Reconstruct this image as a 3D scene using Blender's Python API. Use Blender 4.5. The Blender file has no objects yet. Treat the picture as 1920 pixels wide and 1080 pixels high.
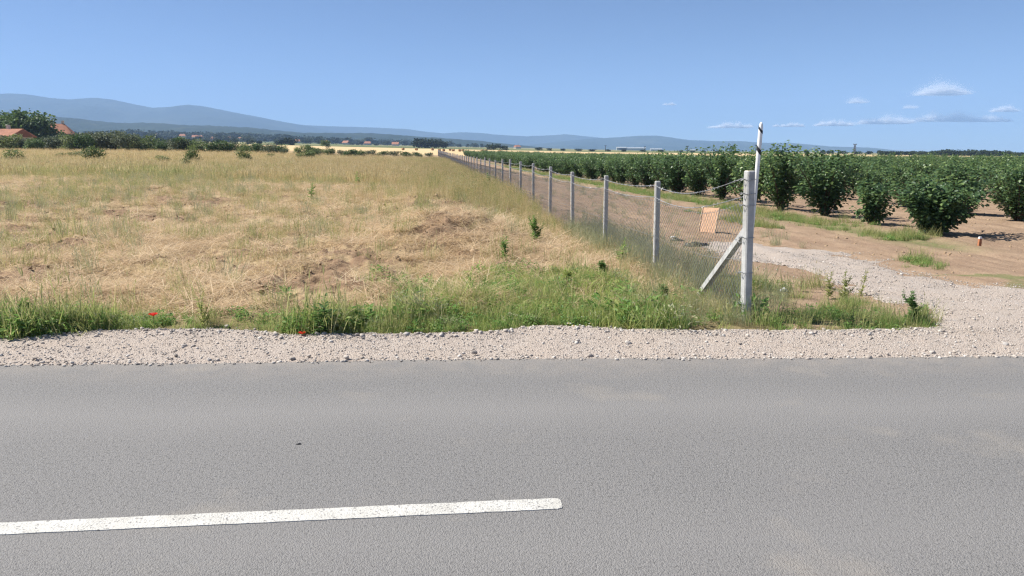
import bpy, math, random
import numpy as np
from mathutils import Vector, Matrix

SC = bpy.context.scene
COL = SC.collection
R = math.radians
rng = np.random.default_rng(7)
random.seed(7)

# ------------------------------------------------------------------ camera, sky, sun, exposure
FPX, PITCH, EYE = 1400.0, R(10.24), 1.7          # focal length in px of the 1920 wide photo
cam_d = bpy.data.cameras.new('camera')
cam_d.sensor_width = 36.0
cam_d.lens = FPX / 1920 * 36
cam_d.clip_start = 0.05
cam_d.clip_end = 60000
cam = bpy.data.objects.new('camera', cam_d)
COL.objects.link(cam)
cam.location = (0, 0, EYE)
cam.rotation_euler = (R(90) - PITCH, 0, 0)
SC.camera = cam

SUN_EL = R(50)
SUN_AZ = R(-78)                                   # clockwise from +Y: the sun stands to the left, a little ahead
sun_dir = Vector((math.sin(SUN_AZ) * math.cos(SUN_EL), math.cos(SUN_AZ) * math.cos(SUN_EL), math.sin(SUN_EL)))

world = bpy.data.worlds.new('World')
SC.world = world
world.use_nodes = True
wn = world.node_tree
wn.nodes.clear()
w_out = wn.nodes.new('ShaderNodeOutputWorld')
w_bg = wn.nodes.new('ShaderNodeBackground')
w_sky = wn.nodes.new('ShaderNodeTexSky')
w_sky.sky_type = 'NISHITA'
w_sky.sun_disc = False
w_sky.sun_elevation = SUN_EL
w_sky.sun_rotation = SUN_AZ
w_sky.altitude = 100
w_sky.air_density = 0.5
w_sky.dust_density = 0.2
w_sky.ozone_density = 6.0
w_bg.inputs['Strength'].default_value = 0.059
wn.links.new(w_sky.outputs[0], w_bg.inputs['Color'])
wn.links.new(w_bg.outputs[0], w_out.inputs['Surface'])

sun_d = bpy.data.lights.new('sun', 'SUN')
sun_d.energy = 4.2
sun_d.angle = R(0.53)
sun_d.color = (1.0, 0.95, 0.87)
sun = bpy.data.objects.new('sun', sun_d)
COL.objects.link(sun)
sun.rotation_euler = (-sun_dir).to_track_quat('-Z', 'Y').to_euler()

SC.view_settings.view_transform = 'Standard'
SC.view_settings.look = 'None'
SC.view_settings.gamma = 1.0
SC.view_settings.exposure = 1.15
SC.view_settings.use_curve_mapping = False

SC.render.engine = 'CYCLES'
cy = SC.cycles
cy.max_bounces = 5
cy.diffuse_bounces = 3
cy.glossy_bounces = 2
cy.transmission_bounces = 3
cy.transparent_max_bounces = 8
cy.volume_bounces = 1
cy.use_denoising = True
cy.denoising_prefilter = 'NONE'
cy.caustics_reflective = False
cy.caustics_refractive = False
cy.sample_clamp_indirect = 6.0
cy.pixel_filter_type = 'BLACKMAN_HARRIS'
cy.filter_width = 1.3

# ------------------------------------------------------------------ helpers
CP, SP = math.cos(PITCH), math.sin(PITCH)


def G(px, py, z=0.0):
    """the point at height z that the photo shows at pixel px, py"""
    u, v = (px - 960) / FPX, -(py - 540) / FPX
    d = Vector((u, CP + v * SP, -SP + v * CP))
    t = (z - EYE) / d.z
    return Vector((d.x * t, d.y * t, z))


def AT(px, py, Y):
    """the point at depth Y that the photo shows at pixel px, py"""
    u, v = (px - 960) / FPX, -(py - 540) / FPX
    d = Vector((u, CP + v * SP, -SP + v * CP))
    t = Y / d.y
    return Vector((d.x * t, Y, EYE + d.z * t))


def zrow(Y, row):
    return EYE + Y * math.tan(math.atan((540 - row) / FPX) - PITCH)


def _hash(ix, iy, seed):
    h = (ix.astype(np.int64) * 374761393 + iy.astype(np.int64) * 668265263 + seed * 974634777) & 0xffffffff
    h = ((h ^ (h >> 13)) * 1274126177) & 0xffffffff
    h = h ^ (h >> 16)
    return (h & 0xffffff) / float(0xffffff)


def vnoise(x, y, seed=0):
    x, y = np.asarray(x, float), np.asarray(y, float)
    ix, iy = np.floor(x), np.floor(y)
    fx, fy = x - ix, y - iy
    fx, fy = fx * fx * (3 - 2 * fx), fy * fy * (3 - 2 * fy)
    a, b = _hash(ix, iy, seed), _hash(ix + 1, iy, seed)
    c, d = _hash(ix, iy + 1, seed), _hash(ix + 1, iy + 1, seed)
    return a + (b - a) * fx + (c - a) * fy + (a - b - c + d) * fx * fy


def fbm(x, y, seed=0, oct=4):
    s, a, t = 0.0, 1.0, 0.0
    for i in range(oct):
        s = s + a * vnoise(np.asarray(x) * 2 ** i, np.asarray(y) * 2 ** i, seed + i * 17)
        t += a
        a *= 0.5
    return s / t


def sstep(a, b, x):
    t = np.clip((np.asarray(x, float) - a) / (b - a), 0, 1)
    return t * t * (3 - 2 * t)


def tag(o, label=None, cat=None, group=None, kind=None):
    if label:
        o['label'] = label
    if cat:
        o['category'] = cat
    if group:
        o['group'] = group
    if kind:
        o['kind'] = kind
    return o


def link(name, data, parent=None, loc=None):
    o = bpy.data.objects.new(name, data)
    COL.objects.link(o)
    if parent is not None:
        o.parent = parent
    if loc is not None:
        o.location = loc
    return o


def empty(name, loc=(0, 0, 0), rz=0.0, sc=1.0):
    o = link(name, None)
    o.location = loc
    o.rotation_euler = (0, 0, rz)
    o.scale = (sc, sc, sc) if not hasattr(sc, '__len__') else sc
    o.empty_display_size = 0.2
    return o


def mesh_np(name, V, F, mat=None, tint=None, smooth=False, attrs=None):
    """mesh from arrays; F is a list of arrays (n,k) of one face size each, or a plain list of tuples"""
    me = bpy.data.meshes.new(name)
    V = np.asarray(V, np.float32).reshape(-1, 3)
    if isinstance(F, np.ndarray):
        F = [F]
    if len(F) and isinstance(F[0], np.ndarray) and F[0].ndim == 2:
        me.vertices.add(len(V))
        me.vertices.foreach_set('co', V.ravel())
        nl = sum(f.size for f in F)
        nf = sum(len(f) for f in F)
        me.loops.add(nl)
        me.polygons.add(nf)
        me.loops.foreach_set('vertex_index', np.concatenate([f.ravel() for f in F]).astype(np.int32))
        tot = np.concatenate([np.full(len(f), f.shape[1], np.int32) for f in F])
        st = np.concatenate([[0], np.cumsum(tot)[:-1]]).astype(np.int32)
        me.polygons.foreach_set('loop_start', st)
        me.polygons.foreach_set('loop_total', tot)
        me.update(calc_edges=True)
    else:
        me.from_pydata(V.tolist(), [], F)
    if tint is not None:
        a = me.attributes.new('tint', 'FLOAT', 'FACE')
        a.data.foreach_set('value', np.asarray(tint, np.float32))
    for k, v in (attrs or {}).items():
        a = me.attributes.new(k, 'FLOAT', 'POINT')
        a.data.foreach_set('value', np.asarray(v, np.float32))
    if smooth:
        me.polygons.foreach_set('use_smooth', np.ones(len(me.polygons), bool))
    if mat:
        me.materials.append(mat)
    me.validate()
    return me


class MB:
    """collects simple shapes into one mesh"""

    def __init__(self):
        self.v, self.f, self.t = [], [], []

    def add(self, vs, fs, tint=0.5):
        o = len(self.v)
        self.v += [tuple(p) for p in vs]
        self.f += [tuple(i + o for i in f) for f in fs]
        self.t += [tint] * len(fs)

    def box(self, c, s, rot=None, tint=0.5, taper=1.0):
        x, y, z = s[0] / 2, s[1] / 2, s[2] / 2
        vs = [Vector((sx * x * (taper if sz > 0 else 1), sy * y * (taper if sz > 0 else 1), sz * z)) for sz in (-1, 1) for sx, sy in ((-1, -1), (1, -1), (1, 1), (-1, 1))]
        if rot is not None:
            vs = [rot @ p for p in vs]
        c = Vector(c)
        self.add([p + c for p in vs], [(3, 2, 1, 0), (4, 5, 6, 7), (0, 1, 5, 4), (1, 2, 6, 5), (2, 3, 7, 6), (3, 0, 4, 7)], tint)

    def tube(self, pts, rad, n=6, tint=0.5, caps=True):
        pts = [Vector(p) for p in pts]
        if not hasattr(rad, '__len__'):
            rad = [rad] * len(pts)
        vs, fs = [], []
        for i, p in enumerate(pts):
            d = (pts[min(i + 1, len(pts) - 1)] - pts[max(i - 1, 0)])
            if d.length < 1e-9:
                d = Vector((0, 0, 1))
            d.normalize()
            a = d.cross(Vector((0, 0, 1)) if abs(d.z) < 0.9 else Vector((1, 0, 0))).normalized()
            b = d.cross(a)
            for k in range(n):
                t = 2 * math.pi * k / n
                vs.append(p + (a * math.cos(t) + b * math.sin(t)) * rad[i])
        for i in range(len(pts) - 1):
            for k in range(n):
                fs.append((i * n + k, i * n + (k + 1) % n, (i + 1) * n + (k + 1) % n, (i + 1) * n + k))
        if caps:
            fs.append(tuple(range(n - 1, -1, -1)))
            fs.append(tuple((len(pts) - 1) * n + k for k in range(n)))
        self.add(vs, fs, tint)

    def leaf(self, p, d, up, ln, w, tint=0.5, fold=0.25):
        """a leaf blade folded along its midrib"""
        d = Vector(d).normalized()
        s = d.cross(Vector(up))
        if s.length < 1e-4:
            s = d.cross(Vector((1, 0.3, 0)))
        s.normalize()
        n = s.cross(d).normalized()
        p = Vector(p)
        lift = n * (w * fold)
        self.add([p, p + d * ln * .3 + s * w * .42 + lift, p + d * ln * .72 + s * w * .4 + lift, p + d * ln, p + d * ln * .72 - s * w * .4 + lift, p + d * ln * .3 - s * w * .42 + lift],
                 [(0, 1, 2, 3), (0, 3, 4, 5)], tint)

    def mesh(self, name, mat=None, smooth=False):
        me = bpy.data.meshes.new(name)
        me.from_pydata([tuple(p) for p in self.v], [], self.f)
        a = me.attributes.new('tint', 'FLOAT', 'FACE')
        a.data.foreach_set('value', np.asarray(self.t, np.float32))
        if smooth:
            me.polygons.foreach_set('use_smooth', np.ones(len(me.polygons), bool))
        if mat:
            me.materials.append(mat)
        return me

    def build(self, name, mat, parent=None, smooth=False):
        return link(name, self.mesh(name, mat, smooth), parent)


def leaf_cloud(P_, D_, U_, ln, w, tint, fold=.25):
    """many folded leaves as arrays: point, direction, up, length, width"""
    D_ = D_ / np.linalg.norm(D_, axis=1, keepdims=True)
    S = np.cross(D_, U_)
    S /= np.maximum(np.linalg.norm(S, axis=1, keepdims=True), 1e-6)
    N_ = np.cross(S, D_)
    l, ww = ln[:, None], w[:, None]
    lift = N_ * ww * fold
    V = np.stack([P_, P_ + D_ * l * .3 + S * ww * .48 + lift, P_ + D_ * l * .75 + S * ww * .4 + lift, P_ + D_ * l, P_ + D_ * l * .75 - S * ww * .4 + lift, P_ + D_ * l * .3 - S * ww * .48 + lift], 1)
    nn = len(P_)
    o = (np.arange(nn) * 6)[:, None]
    F = np.concatenate([o + np.array([[0, 1, 2, 3]]), o + np.array([[0, 3, 4, 5]])])
    return V.reshape(-1, 3), F, np.concatenate([tint, tint])


# ------------------------------------------------------------------ materials
class NT:
    def __init__(self, name):
        self.m = bpy.data.materials.new(name)
        self.m.use_nodes = True
        self.t = self.m.node_tree
        self.t.nodes.clear()
        self.out = self.t.nodes.new('ShaderNodeOutputMaterial')

    def n(self, kind, **kw):
        nd = self.t.nodes.new('ShaderNode' + kind)
        for k, v in kw.items():
            if k.startswith('i_'):
                key = k[2:].replace('_', ' ')
                nd.inputs[key].default_value = v
            else:
                setattr(nd, k, v)
        return nd

    def l(self, a, b):
        self.t.links.new(a, b)

    def val(self, v):
        return v

    def math(self, op, a, b=None, c=None, clamp=False):
        nd = self.n('Math', operation=op, use_clamp=clamp)
        for i, v in enumerate((a, b, c)):
            if v is None:
                continue
            if isinstance(v, (int, float)):
                nd.inputs[i].default_value = v
            else:
                self.l(v, nd.inputs[i])
        return nd.outputs[0]

    def mix(self, f, a, b, blend='MIX'):
        nd = self.n('Mix', data_type='RGBA', blend_type=blend)
        for sock, v in ((nd.inputs[0], f), (nd.inputs[6], a), (nd.inputs[7], b)):
            if isinstance(v, (int, float)):
                sock.default_value = v
            elif isinstance(v, tuple):
                sock.default_value = (*v, 1)
            else:
                self.l(v, sock)
        return nd.outputs[2]

    def ramp(self, f, stops, interp='LINEAR'):
        nd = self.n('ValToRGB')
        nd.color_ramp.interpolation = interp
        e = nd.color_ramp.elements
        while len(e) < len(stops):
            e.new(0.5)
        for el, (p, c) in zip(e, stops):
            el.position = p
            el.color = (*c, 1) if hasattr(c, '__len__') else (c, c, c, 1)
        self.l(f, nd.inputs[0])
        return nd.outputs[0]

    def pos(self):
        return self.n('NewGeometry').outputs['Position']

    def obj(self):
        return self.n('TexCoord').outputs['Object']

    def noise(self, vec, scale, detail=3, rough=0.55, out=0, dim='3D'):
        nd = self.n('TexNoise', noise_dimensions=dim)
        nd.inputs['Scale'].default_value = scale
        nd.inputs['Detail'].default_value = detail
        nd.inputs['Roughness'].default_value = rough
        self.l(vec, nd.inputs['Vector'])
        return nd.outputs[out]

    def vor(self, vec, scale, feature='F1', out='Distance'):
        nd = self.n('TexVoronoi', feature=feature)
        nd.inputs['Scale'].default_value = scale
        self.l(vec, nd.inputs['Vector'])
        return nd.outputs[out]

    def attr(self, name, kind='GEOMETRY'):
        return self.n('Attribute', attribute_name=name, attribute_type=kind).outputs['Fac']

    def bump(self, h, strength=0.5, dist=0.01):
        nd = self.n('Bump')
        nd.inputs['Strength'].default_value = strength
        nd.inputs['Distance'].default_value = dist
        self.l(h, nd.inputs['Height'])
        return nd.outputs[0]

    def pbr(self, col, rough=0.85, spec=0.25, normal=None, transl=0.0, metal=0.0, tcol=None):
        p = self.n('BsdfPrincipled')
        p.inputs['Roughness'].default_value = rough
        p.inputs['Specular IOR Level'].default_value = spec
        p.inputs['Metallic'].default_value = metal
        if isinstance(col, tuple):
            p.inputs['Base Color'].default_value = (*col, 1)
        else:
            self.l(col, p.inputs['Base Color'])
        if normal is not None:
            self.l(normal, p.inputs['Normal'])
        sh = p.outputs[0]
        if transl > 0:
            t = self.n('BsdfTranslucent')
            c = tcol if tcol is not None else col
            if isinstance(c, tuple):
                t.inputs['Color'].default_value = (*c, 1)
            else:
                self.l(c, t.inputs['Color'])
            mx = self.n('MixShader')
            mx.inputs[0].default_value = transl
            self.l(sh, mx.inputs[1])
            self.l(t.outputs[0], mx.inputs[2])
            sh = mx.outputs[0]
        self.l(sh, self.out.inputs['Surface'])
        return self.m


def leaf_mat(name, stops, rough=0.6, spec=0.3, transl=0.3, k_inst=0.45):
    """plant colour: each blade or leaf and each plant takes its own place on the ramp"""
    n = NT(name)
    r = n.n('ObjectInfo').outputs['Random']
    f = n.math('ADD', n.math('MULTIPLY', n.attr('tint'), 1 - k_inst), n.math('MULTIPLY', r, k_inst))
    c = n.ramp(f, stops)
    return n.pbr(c, rough, spec, transl=transl)


def plain_mat(name, c, rough=0.8, spec=0.3, var=0.25, scale=8.0, bump=0.0, c2=None, metal=0.0):
    n = NT(name)
    nz = n.noise(n.obj(), scale, 4)
    dark = c2 if c2 else tuple(v * (1 - var) for v in c)
    col = n.mix(n.ramp(nz, [(0.35, 0.0), (0.65, 1.0)]), dark, c)
    nm = n.bump(n.noise(n.obj(), scale * 8, 3), bump, 0.01) if bump else None
    return n.pbr(col, rough, spec, nm, metal=metal)


M = {}
M['straw'] = leaf_mat('straw', [(0.0, (.36, .25, .155)), (0.3, (.55, .415, .26)), (0.6, (.67, .525, .345)), (1.0, (.75, .63, .45))], 0.7, .2, .35)
M['dry'] = leaf_mat('dry_grass', [(0.0, (.38, .32, .15)), (0.3, (.52, .42, .22)), (0.65, (.64, .53, .30)), (1.0, (.72, .62, .40))], 0.7, .2, .45)
M['olive'] = leaf_mat('olive_grass', [(0.0, (.20, .24, .08)), (0.4, (.34, .36, .14)), (0.75, (.48, .46, .21)), (1.0, (.60, .53, .29))], 0.65, .2, .45)
M['green'] = leaf_mat('green_grass', [(0.0, (.09, .19, .05)), (0.4, (.17, .31, .08)), (0.75, (.28, .40, .11)), (1.0, (.44, .46, .18))], 0.55, .3, .45)
M['lime'] = leaf_mat('lime_grass', [(0.0, (.24, .32, .08)), (0.5, (.40, .46, .14)), (1.0, (.62, .58, .26))], 0.6, .25, .45)
M['weed'] = leaf_mat('weed_leaf', [(0.0, (.09, .18, .06)), (0.5, (.16, .28, .09)), (1.0, (.26, .38, .13))], 0.55, .3, .42)
M['greyweed'] = leaf_mat('grey_green_weed', [(0.0, (.24, .27, .15)), (0.5, (.36, .38, .22)), (1.0, (.50, .48, .30))], 0.65, .2, .4)
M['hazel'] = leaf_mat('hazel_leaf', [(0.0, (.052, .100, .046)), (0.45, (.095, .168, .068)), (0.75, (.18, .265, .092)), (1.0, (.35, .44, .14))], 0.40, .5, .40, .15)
M['tree'] = leaf_mat('tree_leaf', [(0.0, (.045, .090, .030)), (0.5, (.080, .138, .044)), (1.0, (.15, .21, .065))], 0.55, .3, .3, .45)
M['shrub'] = leaf_mat('shrub_leaf', [(0.0, (.085, .125, .045)), (0.5, (.145, .195, .068)), (1.0, (.26, .29, .11))], 0.55, .3, .35, .4)
M['poppy'] = leaf_mat('poppy_petal', [(0, (.55, .015, .01)), (1, (.75, .04, .02))], 0.5, .2, .3)
M['petal'] = leaf_mat('white_petal', [(0, (.75, .75, .72)), (1, (.85, .85, .82))], 0.5, .2, .3)
M['fartree'] = leaf_mat('far_tree_leaf', [(0.0, (.016, .032, .012)), (0.5, (.028, .048, .018)), (1.0, (.05, .07, .026))], 0.7, .2, .15, .6)
M['bark'] = plain_mat('bark', (.12, .09, .065), .9, .1, .4, 12, .4)
M['stem'] = plain_mat('stem', (.16, .20, .07), .8, .2, .3, 12)
M['drystem'] = plain_mat('dry_stem', (.42, .32, .17), .8, .2, .3, 12)

# ------------------------------------------------------------------ lie of the land
F0 = np.array([2.41, 7.53])                      # foot of the corner post
FD = np.array([-0.1155, 1.0])
FD = FD / np.linalg.norm(FD)
FN = np.array([FD[1], -FD[0]])                   # to the orchard side


def fence_st(x, y):
    dx, dy = np.asarray(x, float) - F0[0], np.asarray(y, float) - F0[1]
    return dx * FN[0] + dy * FN[1], dx * FD[0] + dy * FD[1]


def edge_curve(pts):
    w = [G(a, b) for a, b in pts]
    X, Y = np.array([p.x for p in w]), np.array([p.y for p in w])

    def f(x):
        x = np.asarray(x, float)
        y = np.interp(x, X, Y)
        y = np.where(x < X[0], Y[0] + (x - X[0]) * 0.03, y)
        return np.where(x > X[-1], Y[-1] + (x - X[-1]) * 0.02, y)
    return f


road_edge0 = edge_curve([(0, 685), (240, 683), (480, 680), (720, 676), (960, 673), (1200, 672), (1440, 672), (1680, 670), (1920, 667)])
road_edge = lambda x: road_edge0(x) + (fbm(np.asarray(x) * 3.0, np.asarray(x) * 0 + 3.3, 5) - .5) * .05
shoulder_edge0 = edge_curve([(0, 637), (60, 634), (110, 628), (180, 622), (300, 621), (420, 621), (500, 625), (530, 630), (640, 629), (760, 628), (860, 628), (940, 624), (985, 616), (1010, 614), (1100, 616), (1170, 620), (1300, 622), (1440, 622), (1600, 621), (1715, 619), (1760, 618), (1920, 618)])
shoulder_edge = lambda x: shoulder_edge0(x) + (fbm(np.asarray(x) * 4.0, np.asarray(x) * 0 + 9.3, 6) - .5) * .10

_cols = np.array([0, 240, 480, 800, 1100, 1400, 1920.0])
_deps = np.array([14, 20, 30, 45, 60, 100, 150, 200, 450, 800, 1500, 3000.0])
_rows = {   # photo row of the bare ground by depth; None: level with the road
    0:    [None, 402, 350, 322, 306, 287, 284, 281, 271, 266, 261, 256],
    240:  [None, 403, 353, 325, 309, 289, 284, 280, 270, 266, 262, 258],
    480:  [None, None, 360, 332, 314, 293, 286, 281, 271, 268, 265, 262],
    800:  [None, None, None, None, 326, 306, 296, 290, 279, 276, 274, 272],
    1100: [None, None, None, None, None, None, 302, 297, 285, 282, 281, 280],
    1400: [None, None, None, None, None, 315, 308, 303, 288, 286, 285, 284],
    1920: [None, None, None, None, None, 316, 310, 305, 293, 291, 290, 289]}
_tab = np.array([[0.0 if r is None else zrow(d, r) for d, r in zip(_deps, _rows[int(c)])] for c in _cols])


def base_z(x, y):
    x, y = np.asarray(x, float), np.asarray(y, float)
    yy = np.maximum(y, 5.0)
    col = np.clip(960 + FPX * (x / yy) / CP, _cols[0], _cols[-1])
    ld = np.clip(np.log(yy), math.log(_deps[0]), math.log(_deps[-1]))
    i = np.clip(np.searchsorted(_cols, col) - 1, 0, len(_cols) - 2)
    L = np.log(_deps)
    j = np.clip(np.searchsorted(L, ld) - 1, 0, len(L) - 2)
    u = (col - _cols[i]) / (_cols[i + 1] - _cols[i])
    v = (ld - L[j]) / (L[j + 1] - L[j])
    # interpolate in depth so straight slopes stay straight
    v = (np.exp(ld) - _deps[j]) / (_deps[j + 1] - _deps[j])
    z = (_tab[i, j] * (1 - u) + _tab[i + 1, j] * u) * (1 - v) + (_tab[i, j + 1] * (1 - u) + _tab[i + 1, j + 1] * u) * v
    return np.where(y < _deps[0], 0.0, z)


DRIVE = [G(a, b) for a, b in [(1725, 640), (1722, 600), (1690, 578), (1640, 566), (1590, 552), (1545, 520), (1500, 506), (1440, 500), (1380, 497), (1330, 470), (1300, 452), (1380, 452), (1440, 461), (1490, 463), (1560, 471), (1620, 484), (1680, 503), (1750, 526), (1800, 536), (1920, 543), (2100, 552), (2300, 560), (2300, 640)]]
_DX, _DY = np.array([p.x for p in DRIVE]), np.array([p.y for p in DRIVE])


def drive_dist(x, y):
    """distance to the driveway outline, positive inside"""
    x, y = np.asarray(x, float), np.asarray(y, float)
    best = np.full(x.shape, 1e9)
    inside = np.zeros(x.shape, bool)
    n = len(_DX)
    for a in range(n):
        b = (a + 1) % n
        ex, ey = _DX[b] - _DX[a], _DY[b] - _DY[a]
        t = np.clip(((x - _DX[a]) * ex + (y - _DY[a]) * ey) / (ex * ex + ey * ey), 0, 1)
        best = np.minimum(best, np.hypot(x - _DX[a] - t * ex, y - _DY[a] - t * ey))
        cond = ((_DY[a] > y) != (_DY[b] > y))
        xi = _DX[a] + (y - _DY[a]) * ex / (ey if abs(ey) > 1e-9 else 1e-9)
        inside ^= cond & (x < xi)
    return np.where(inside, best, -best)


ROW_OFF, ROW_GAP, PLANT_GAP = 7.25, 4.4, 2.25      # orchard rows beside the fence


def soil_patch(x, y):
    """1 where bare turned soil shows in the field"""
    s, t = fence_st(x, y)
    mound = np.exp(-((s + 2.9) / 1.5) ** 2) * sstep(9.5, 12, y) * (1 - sstep(20, 27, y))
    left_ = sstep(.42, .68, -x / np.maximum(y, 1)) * (1 - sstep(19, 24, y)) * sstep(8.4, 9.5, y)
    return sstep(.56, .63, fbm(x * .75, y * .75, 131, 4) + .10 * mound + .11 * left_ - .05) * (1 - sstep(24, 32, y))


def terrain(x, y):
    x, y = np.asarray(x, float), np.asarray(y, float)
    s, t = fence_st(x, y)
    z = base_z(x, y)
    near = 1 - sstep(60, 140, y)
    left = 1 - sstep(-1.2, 0.2, s)
    past = sstep(0.05, 1.6, y - shoulder_edge0(x))
    rough = (fbm(x * 1.1, y * 1.1, 3, 5) - .5) * .26 + np.abs(fbm(x * 3.5, y * 3.5, 8, 3) - .5) * .26
    z = z + rough * left * near * past
    z = z + soil_patch(x, y) * left * past * ((fbm(x * 5, y * 5, 14, 3) - .45) * .16)
    # furrowed hump beside the fence
    hump = np.exp(-((s + 3.0) / 1.4) ** 2) * sstep(10.5, 14, y) * (1 - sstep(24, 40, y))
    z = z + hump * .34 * (0.5 + fbm(x * 2.2, y * 2.2, 12, 3))
    right = sstep(0.2, 1.5, s)
    soil = (fbm(x * 1.6, y * 1.6, 21, 4) - .5) * .06
    furrow = (fbm(s * 2.6, t * .22, 30, 4) - .5) * .09 + (fbm(s * 6.0, t * .9, 31, 3) - .5) * .05
    z = z + (soil + furrow * sstep(9, 12, y)) * right * near * past
    # soil heaped up a little along each row of bushes
    k = (s - ROW_OFF) / ROW_GAP
    z = z + .05 * np.exp(-(((k - np.round(k)) * ROW_GAP) / .7) ** 2) * (k > -.4) * near * sstep(12, 15, y)
    z = np.where(y < shoulder_edge0(x) + .25, z - .07 * (1 - sstep(-.05, .25, y - shoulder_edge0(x))), z)
    return z


def TZ(x, y):
    return float(terrain(np.array([x]), np.array([y]))[0])


# ground sheet: rings round the viewpoint, close together near by, reaching the horizon
az = np.concatenate([np.arange(-180, -48, 4.0), np.arange(-48, 48, 0.2), np.arange(48, 180, 4.0)])
rad = [0.3, 2.0, 4.0, 5.2, 6.0]
while rad[-1] < 28:
    rad.append(rad[-1] * 1.0065)
while rad[-1] < 8000:
    rad.append(rad[-1] * 1.022)
rad = np.array(rad)
A, RR = np.meshgrid(np.radians(az), rad)
GX, GY = RR * np.sin(A), RR * np.cos(A)
GZ = terrain(GX, GY)
s_, t_ = fence_st(GX, GY)
na, nr = len(az), len(rad)
idx = np.arange(na * nr).reshape(nr, na)
q0, q1 = idx[:-1, :], idx[1:, :]
quads = np.stack([q0, np.roll(q0, -1, 1), np.roll(q1, -1, 1), q1], -1).reshape(-1, 4)[:, ::-1]
dist = GY
n1 = fbm(GX * .5, GY * .5, 41, 4)
n2 = fbm(GX * .08, GY * .08, 42, 3)
# what grows or lies where
a_right = sstep(-.4, .6, s_ + (n1 - .5) * .8) * (1 - sstep(195, 205, dist))
k_ = (s_ - ROW_OFF)
strip = np.exp(-((k_ + 1.05) / .5) ** 2) * sstep(12.5, 14, GY) * (n1 > .38)
island = ((s_ > 0) & (drive_dist(GX, GY) < 0) & (GY < 10.5)) * sstep(.45, .55, fbm(GX * 1.3, GY * 1.3, 44, 3))
a_green = np.clip(strip + island, 0, 1)
fur_ = sstep(.40, .62, fbm(s_ * 2.6, t_ * .22, 32, 4) * .6 + fbm(s_ * 7, t_ * 2.2, 33, 3) * .4)
verge = (1 - sstep(.3, 1.3, GY - shoulder_edge0(GX) + (n1 - .5) * 1.2)) * (s_ < .3)
a_verge = np.clip(verge, 0, 1)
# far fields by depth
wheat = sstep(190, 205, dist + (n2 - .5) * 30) * (1 - sstep(440, 470, dist + (n2 - .5) * 40))
plain = sstep(440, 470, dist + (n2 - .5) * 40)
soilm = soil_patch(GX, GY) * (s_ < -.3) * (GY - shoulder_edge0(GX) > .8)
pink = sstep(52, 66, dist + (n1 - .5) * 10) * (1 - sstep(180, 195, dist)) * (s_ < -20)
ground_me = mesh_np('ground', np.stack([GX, GY, GZ], -1), [quads], None, None, True,
                    {'orchard': a_right.ravel(), 'green': a_green.ravel(), 'verge': a_verge.ravel(), 'wheat': wheat.ravel(), 'plain': plain.ravel(), 'pink': pink.ravel(), 'soil': soilm.ravel(), 'furrow': fur_.ravel()})

n = NT('ground')
P = n.pos()
nA, nB, nC = n.noise(P, 1.3, 5), n.noise(P, 9.0, 4), n.noise(P, 45.0, 4)
field = n.mix(n.ramp(nB, [(.38, 0.0), (.62, 1.0)]), (.20, .135, .085), (.36, .265, .155))
field = n.mix(n.ramp(nA, [(.42, 0.0), (.62, .75)]), field, (.40, .31, .185))
orch = n.mix(n.ramp(nA, [(.35, 0.0), (.65, 1.0)]), (.235, .165, .112), (.320, .228, .155))
orch = n.mix(n.math('MULTIPLY', n.attr('furrow'), .55), orch, (.19, .125, .085))
orch = n.mix(n.ramp(nC, [(.45, 0.0), (.70, .6)]), orch, (.40, .30, .21))
field = n.mix(n.math('MULTIPLY', n.attr('soil'), .85), field, n.mix(n.ramp(nB, [(.35, 0.0), (.65, 1.0)]), (.15, .095, .06), (.27, .18, .115)))
col = n.mix(n.attr('orchard'), field, orch)
grn = n.mix(n.ramp(nB, [(.4, 0.0), (.6, 1.0)]), (.16, .15, .07), (.10, .155, .045))
col = n.mix(n.math('MULTIPLY', n.attr('green'), .7), col, grn)
col = n.mix(n.math('MULTIPLY', n.attr('verge'), .8), col, n.mix(nB, (.14, .12, .06), (.20, .17, .085)))
col = n.mix(n.attr('pink'), col, n.mix(n.ramp(nA, [(.35, 0.0), (.65, 1.0)]), (.40, .28, .18), (.50, .37, .22)))
col = n.mix(n.attr('wheat'), col, n.mix(n.noise(P, .04, 3), (.50, .36, .19), (.60, .46, .26)))
far = n.ramp(n.noise(P, .004, 4), [(.38, (.07, .10, .035)), (.50, (.13, .15, .06)), (.60, (.40, .32, .17)), (.7, (.09, .12, .045))])
col = n.mix(n.attr('plain'), col, far)
hgt = n.math('ADD', n.math('MULTIPLY', nB, .6), n.math('MULTIPLY', nC, .4))
M['ground'] = n.pbr(col, .95, .1, n.bump(hgt, .8, .05))
ground_me.materials.append(M['ground'])
ground = tag(link('ground', ground_me), 'wide plain of dry field, orchard soil and far wheat', kind='structure')

# ------------------------------------------------------------------ road, shoulder, driveway
xs = np.concatenate([np.arange(-90, -8, 2.0), np.arange(-8, 8, .06), np.arange(8, 92, 2.0)])
ys_near = .35 + xs * .03


def strip_mesh(name, rows, zf, mat, smooth=True, attrs=None):
    X = np.repeat(xs[None], len(rows), 0)
    Y = np.stack(rows)
    Z = zf(X, Y)
    nx, ny = X.shape[1], X.shape[0]
    ii = np.arange(nx * ny).reshape(ny, nx)
    F = np.stack([ii[:-1, :-1], ii[:-1, 1:], ii[1:, 1:], ii[1:, :-1]], -1).reshape(-1, 4)
    return mesh_np(name, np.stack([X, Y, Z], -1), [F], mat, None, smooth, attrs)


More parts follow.
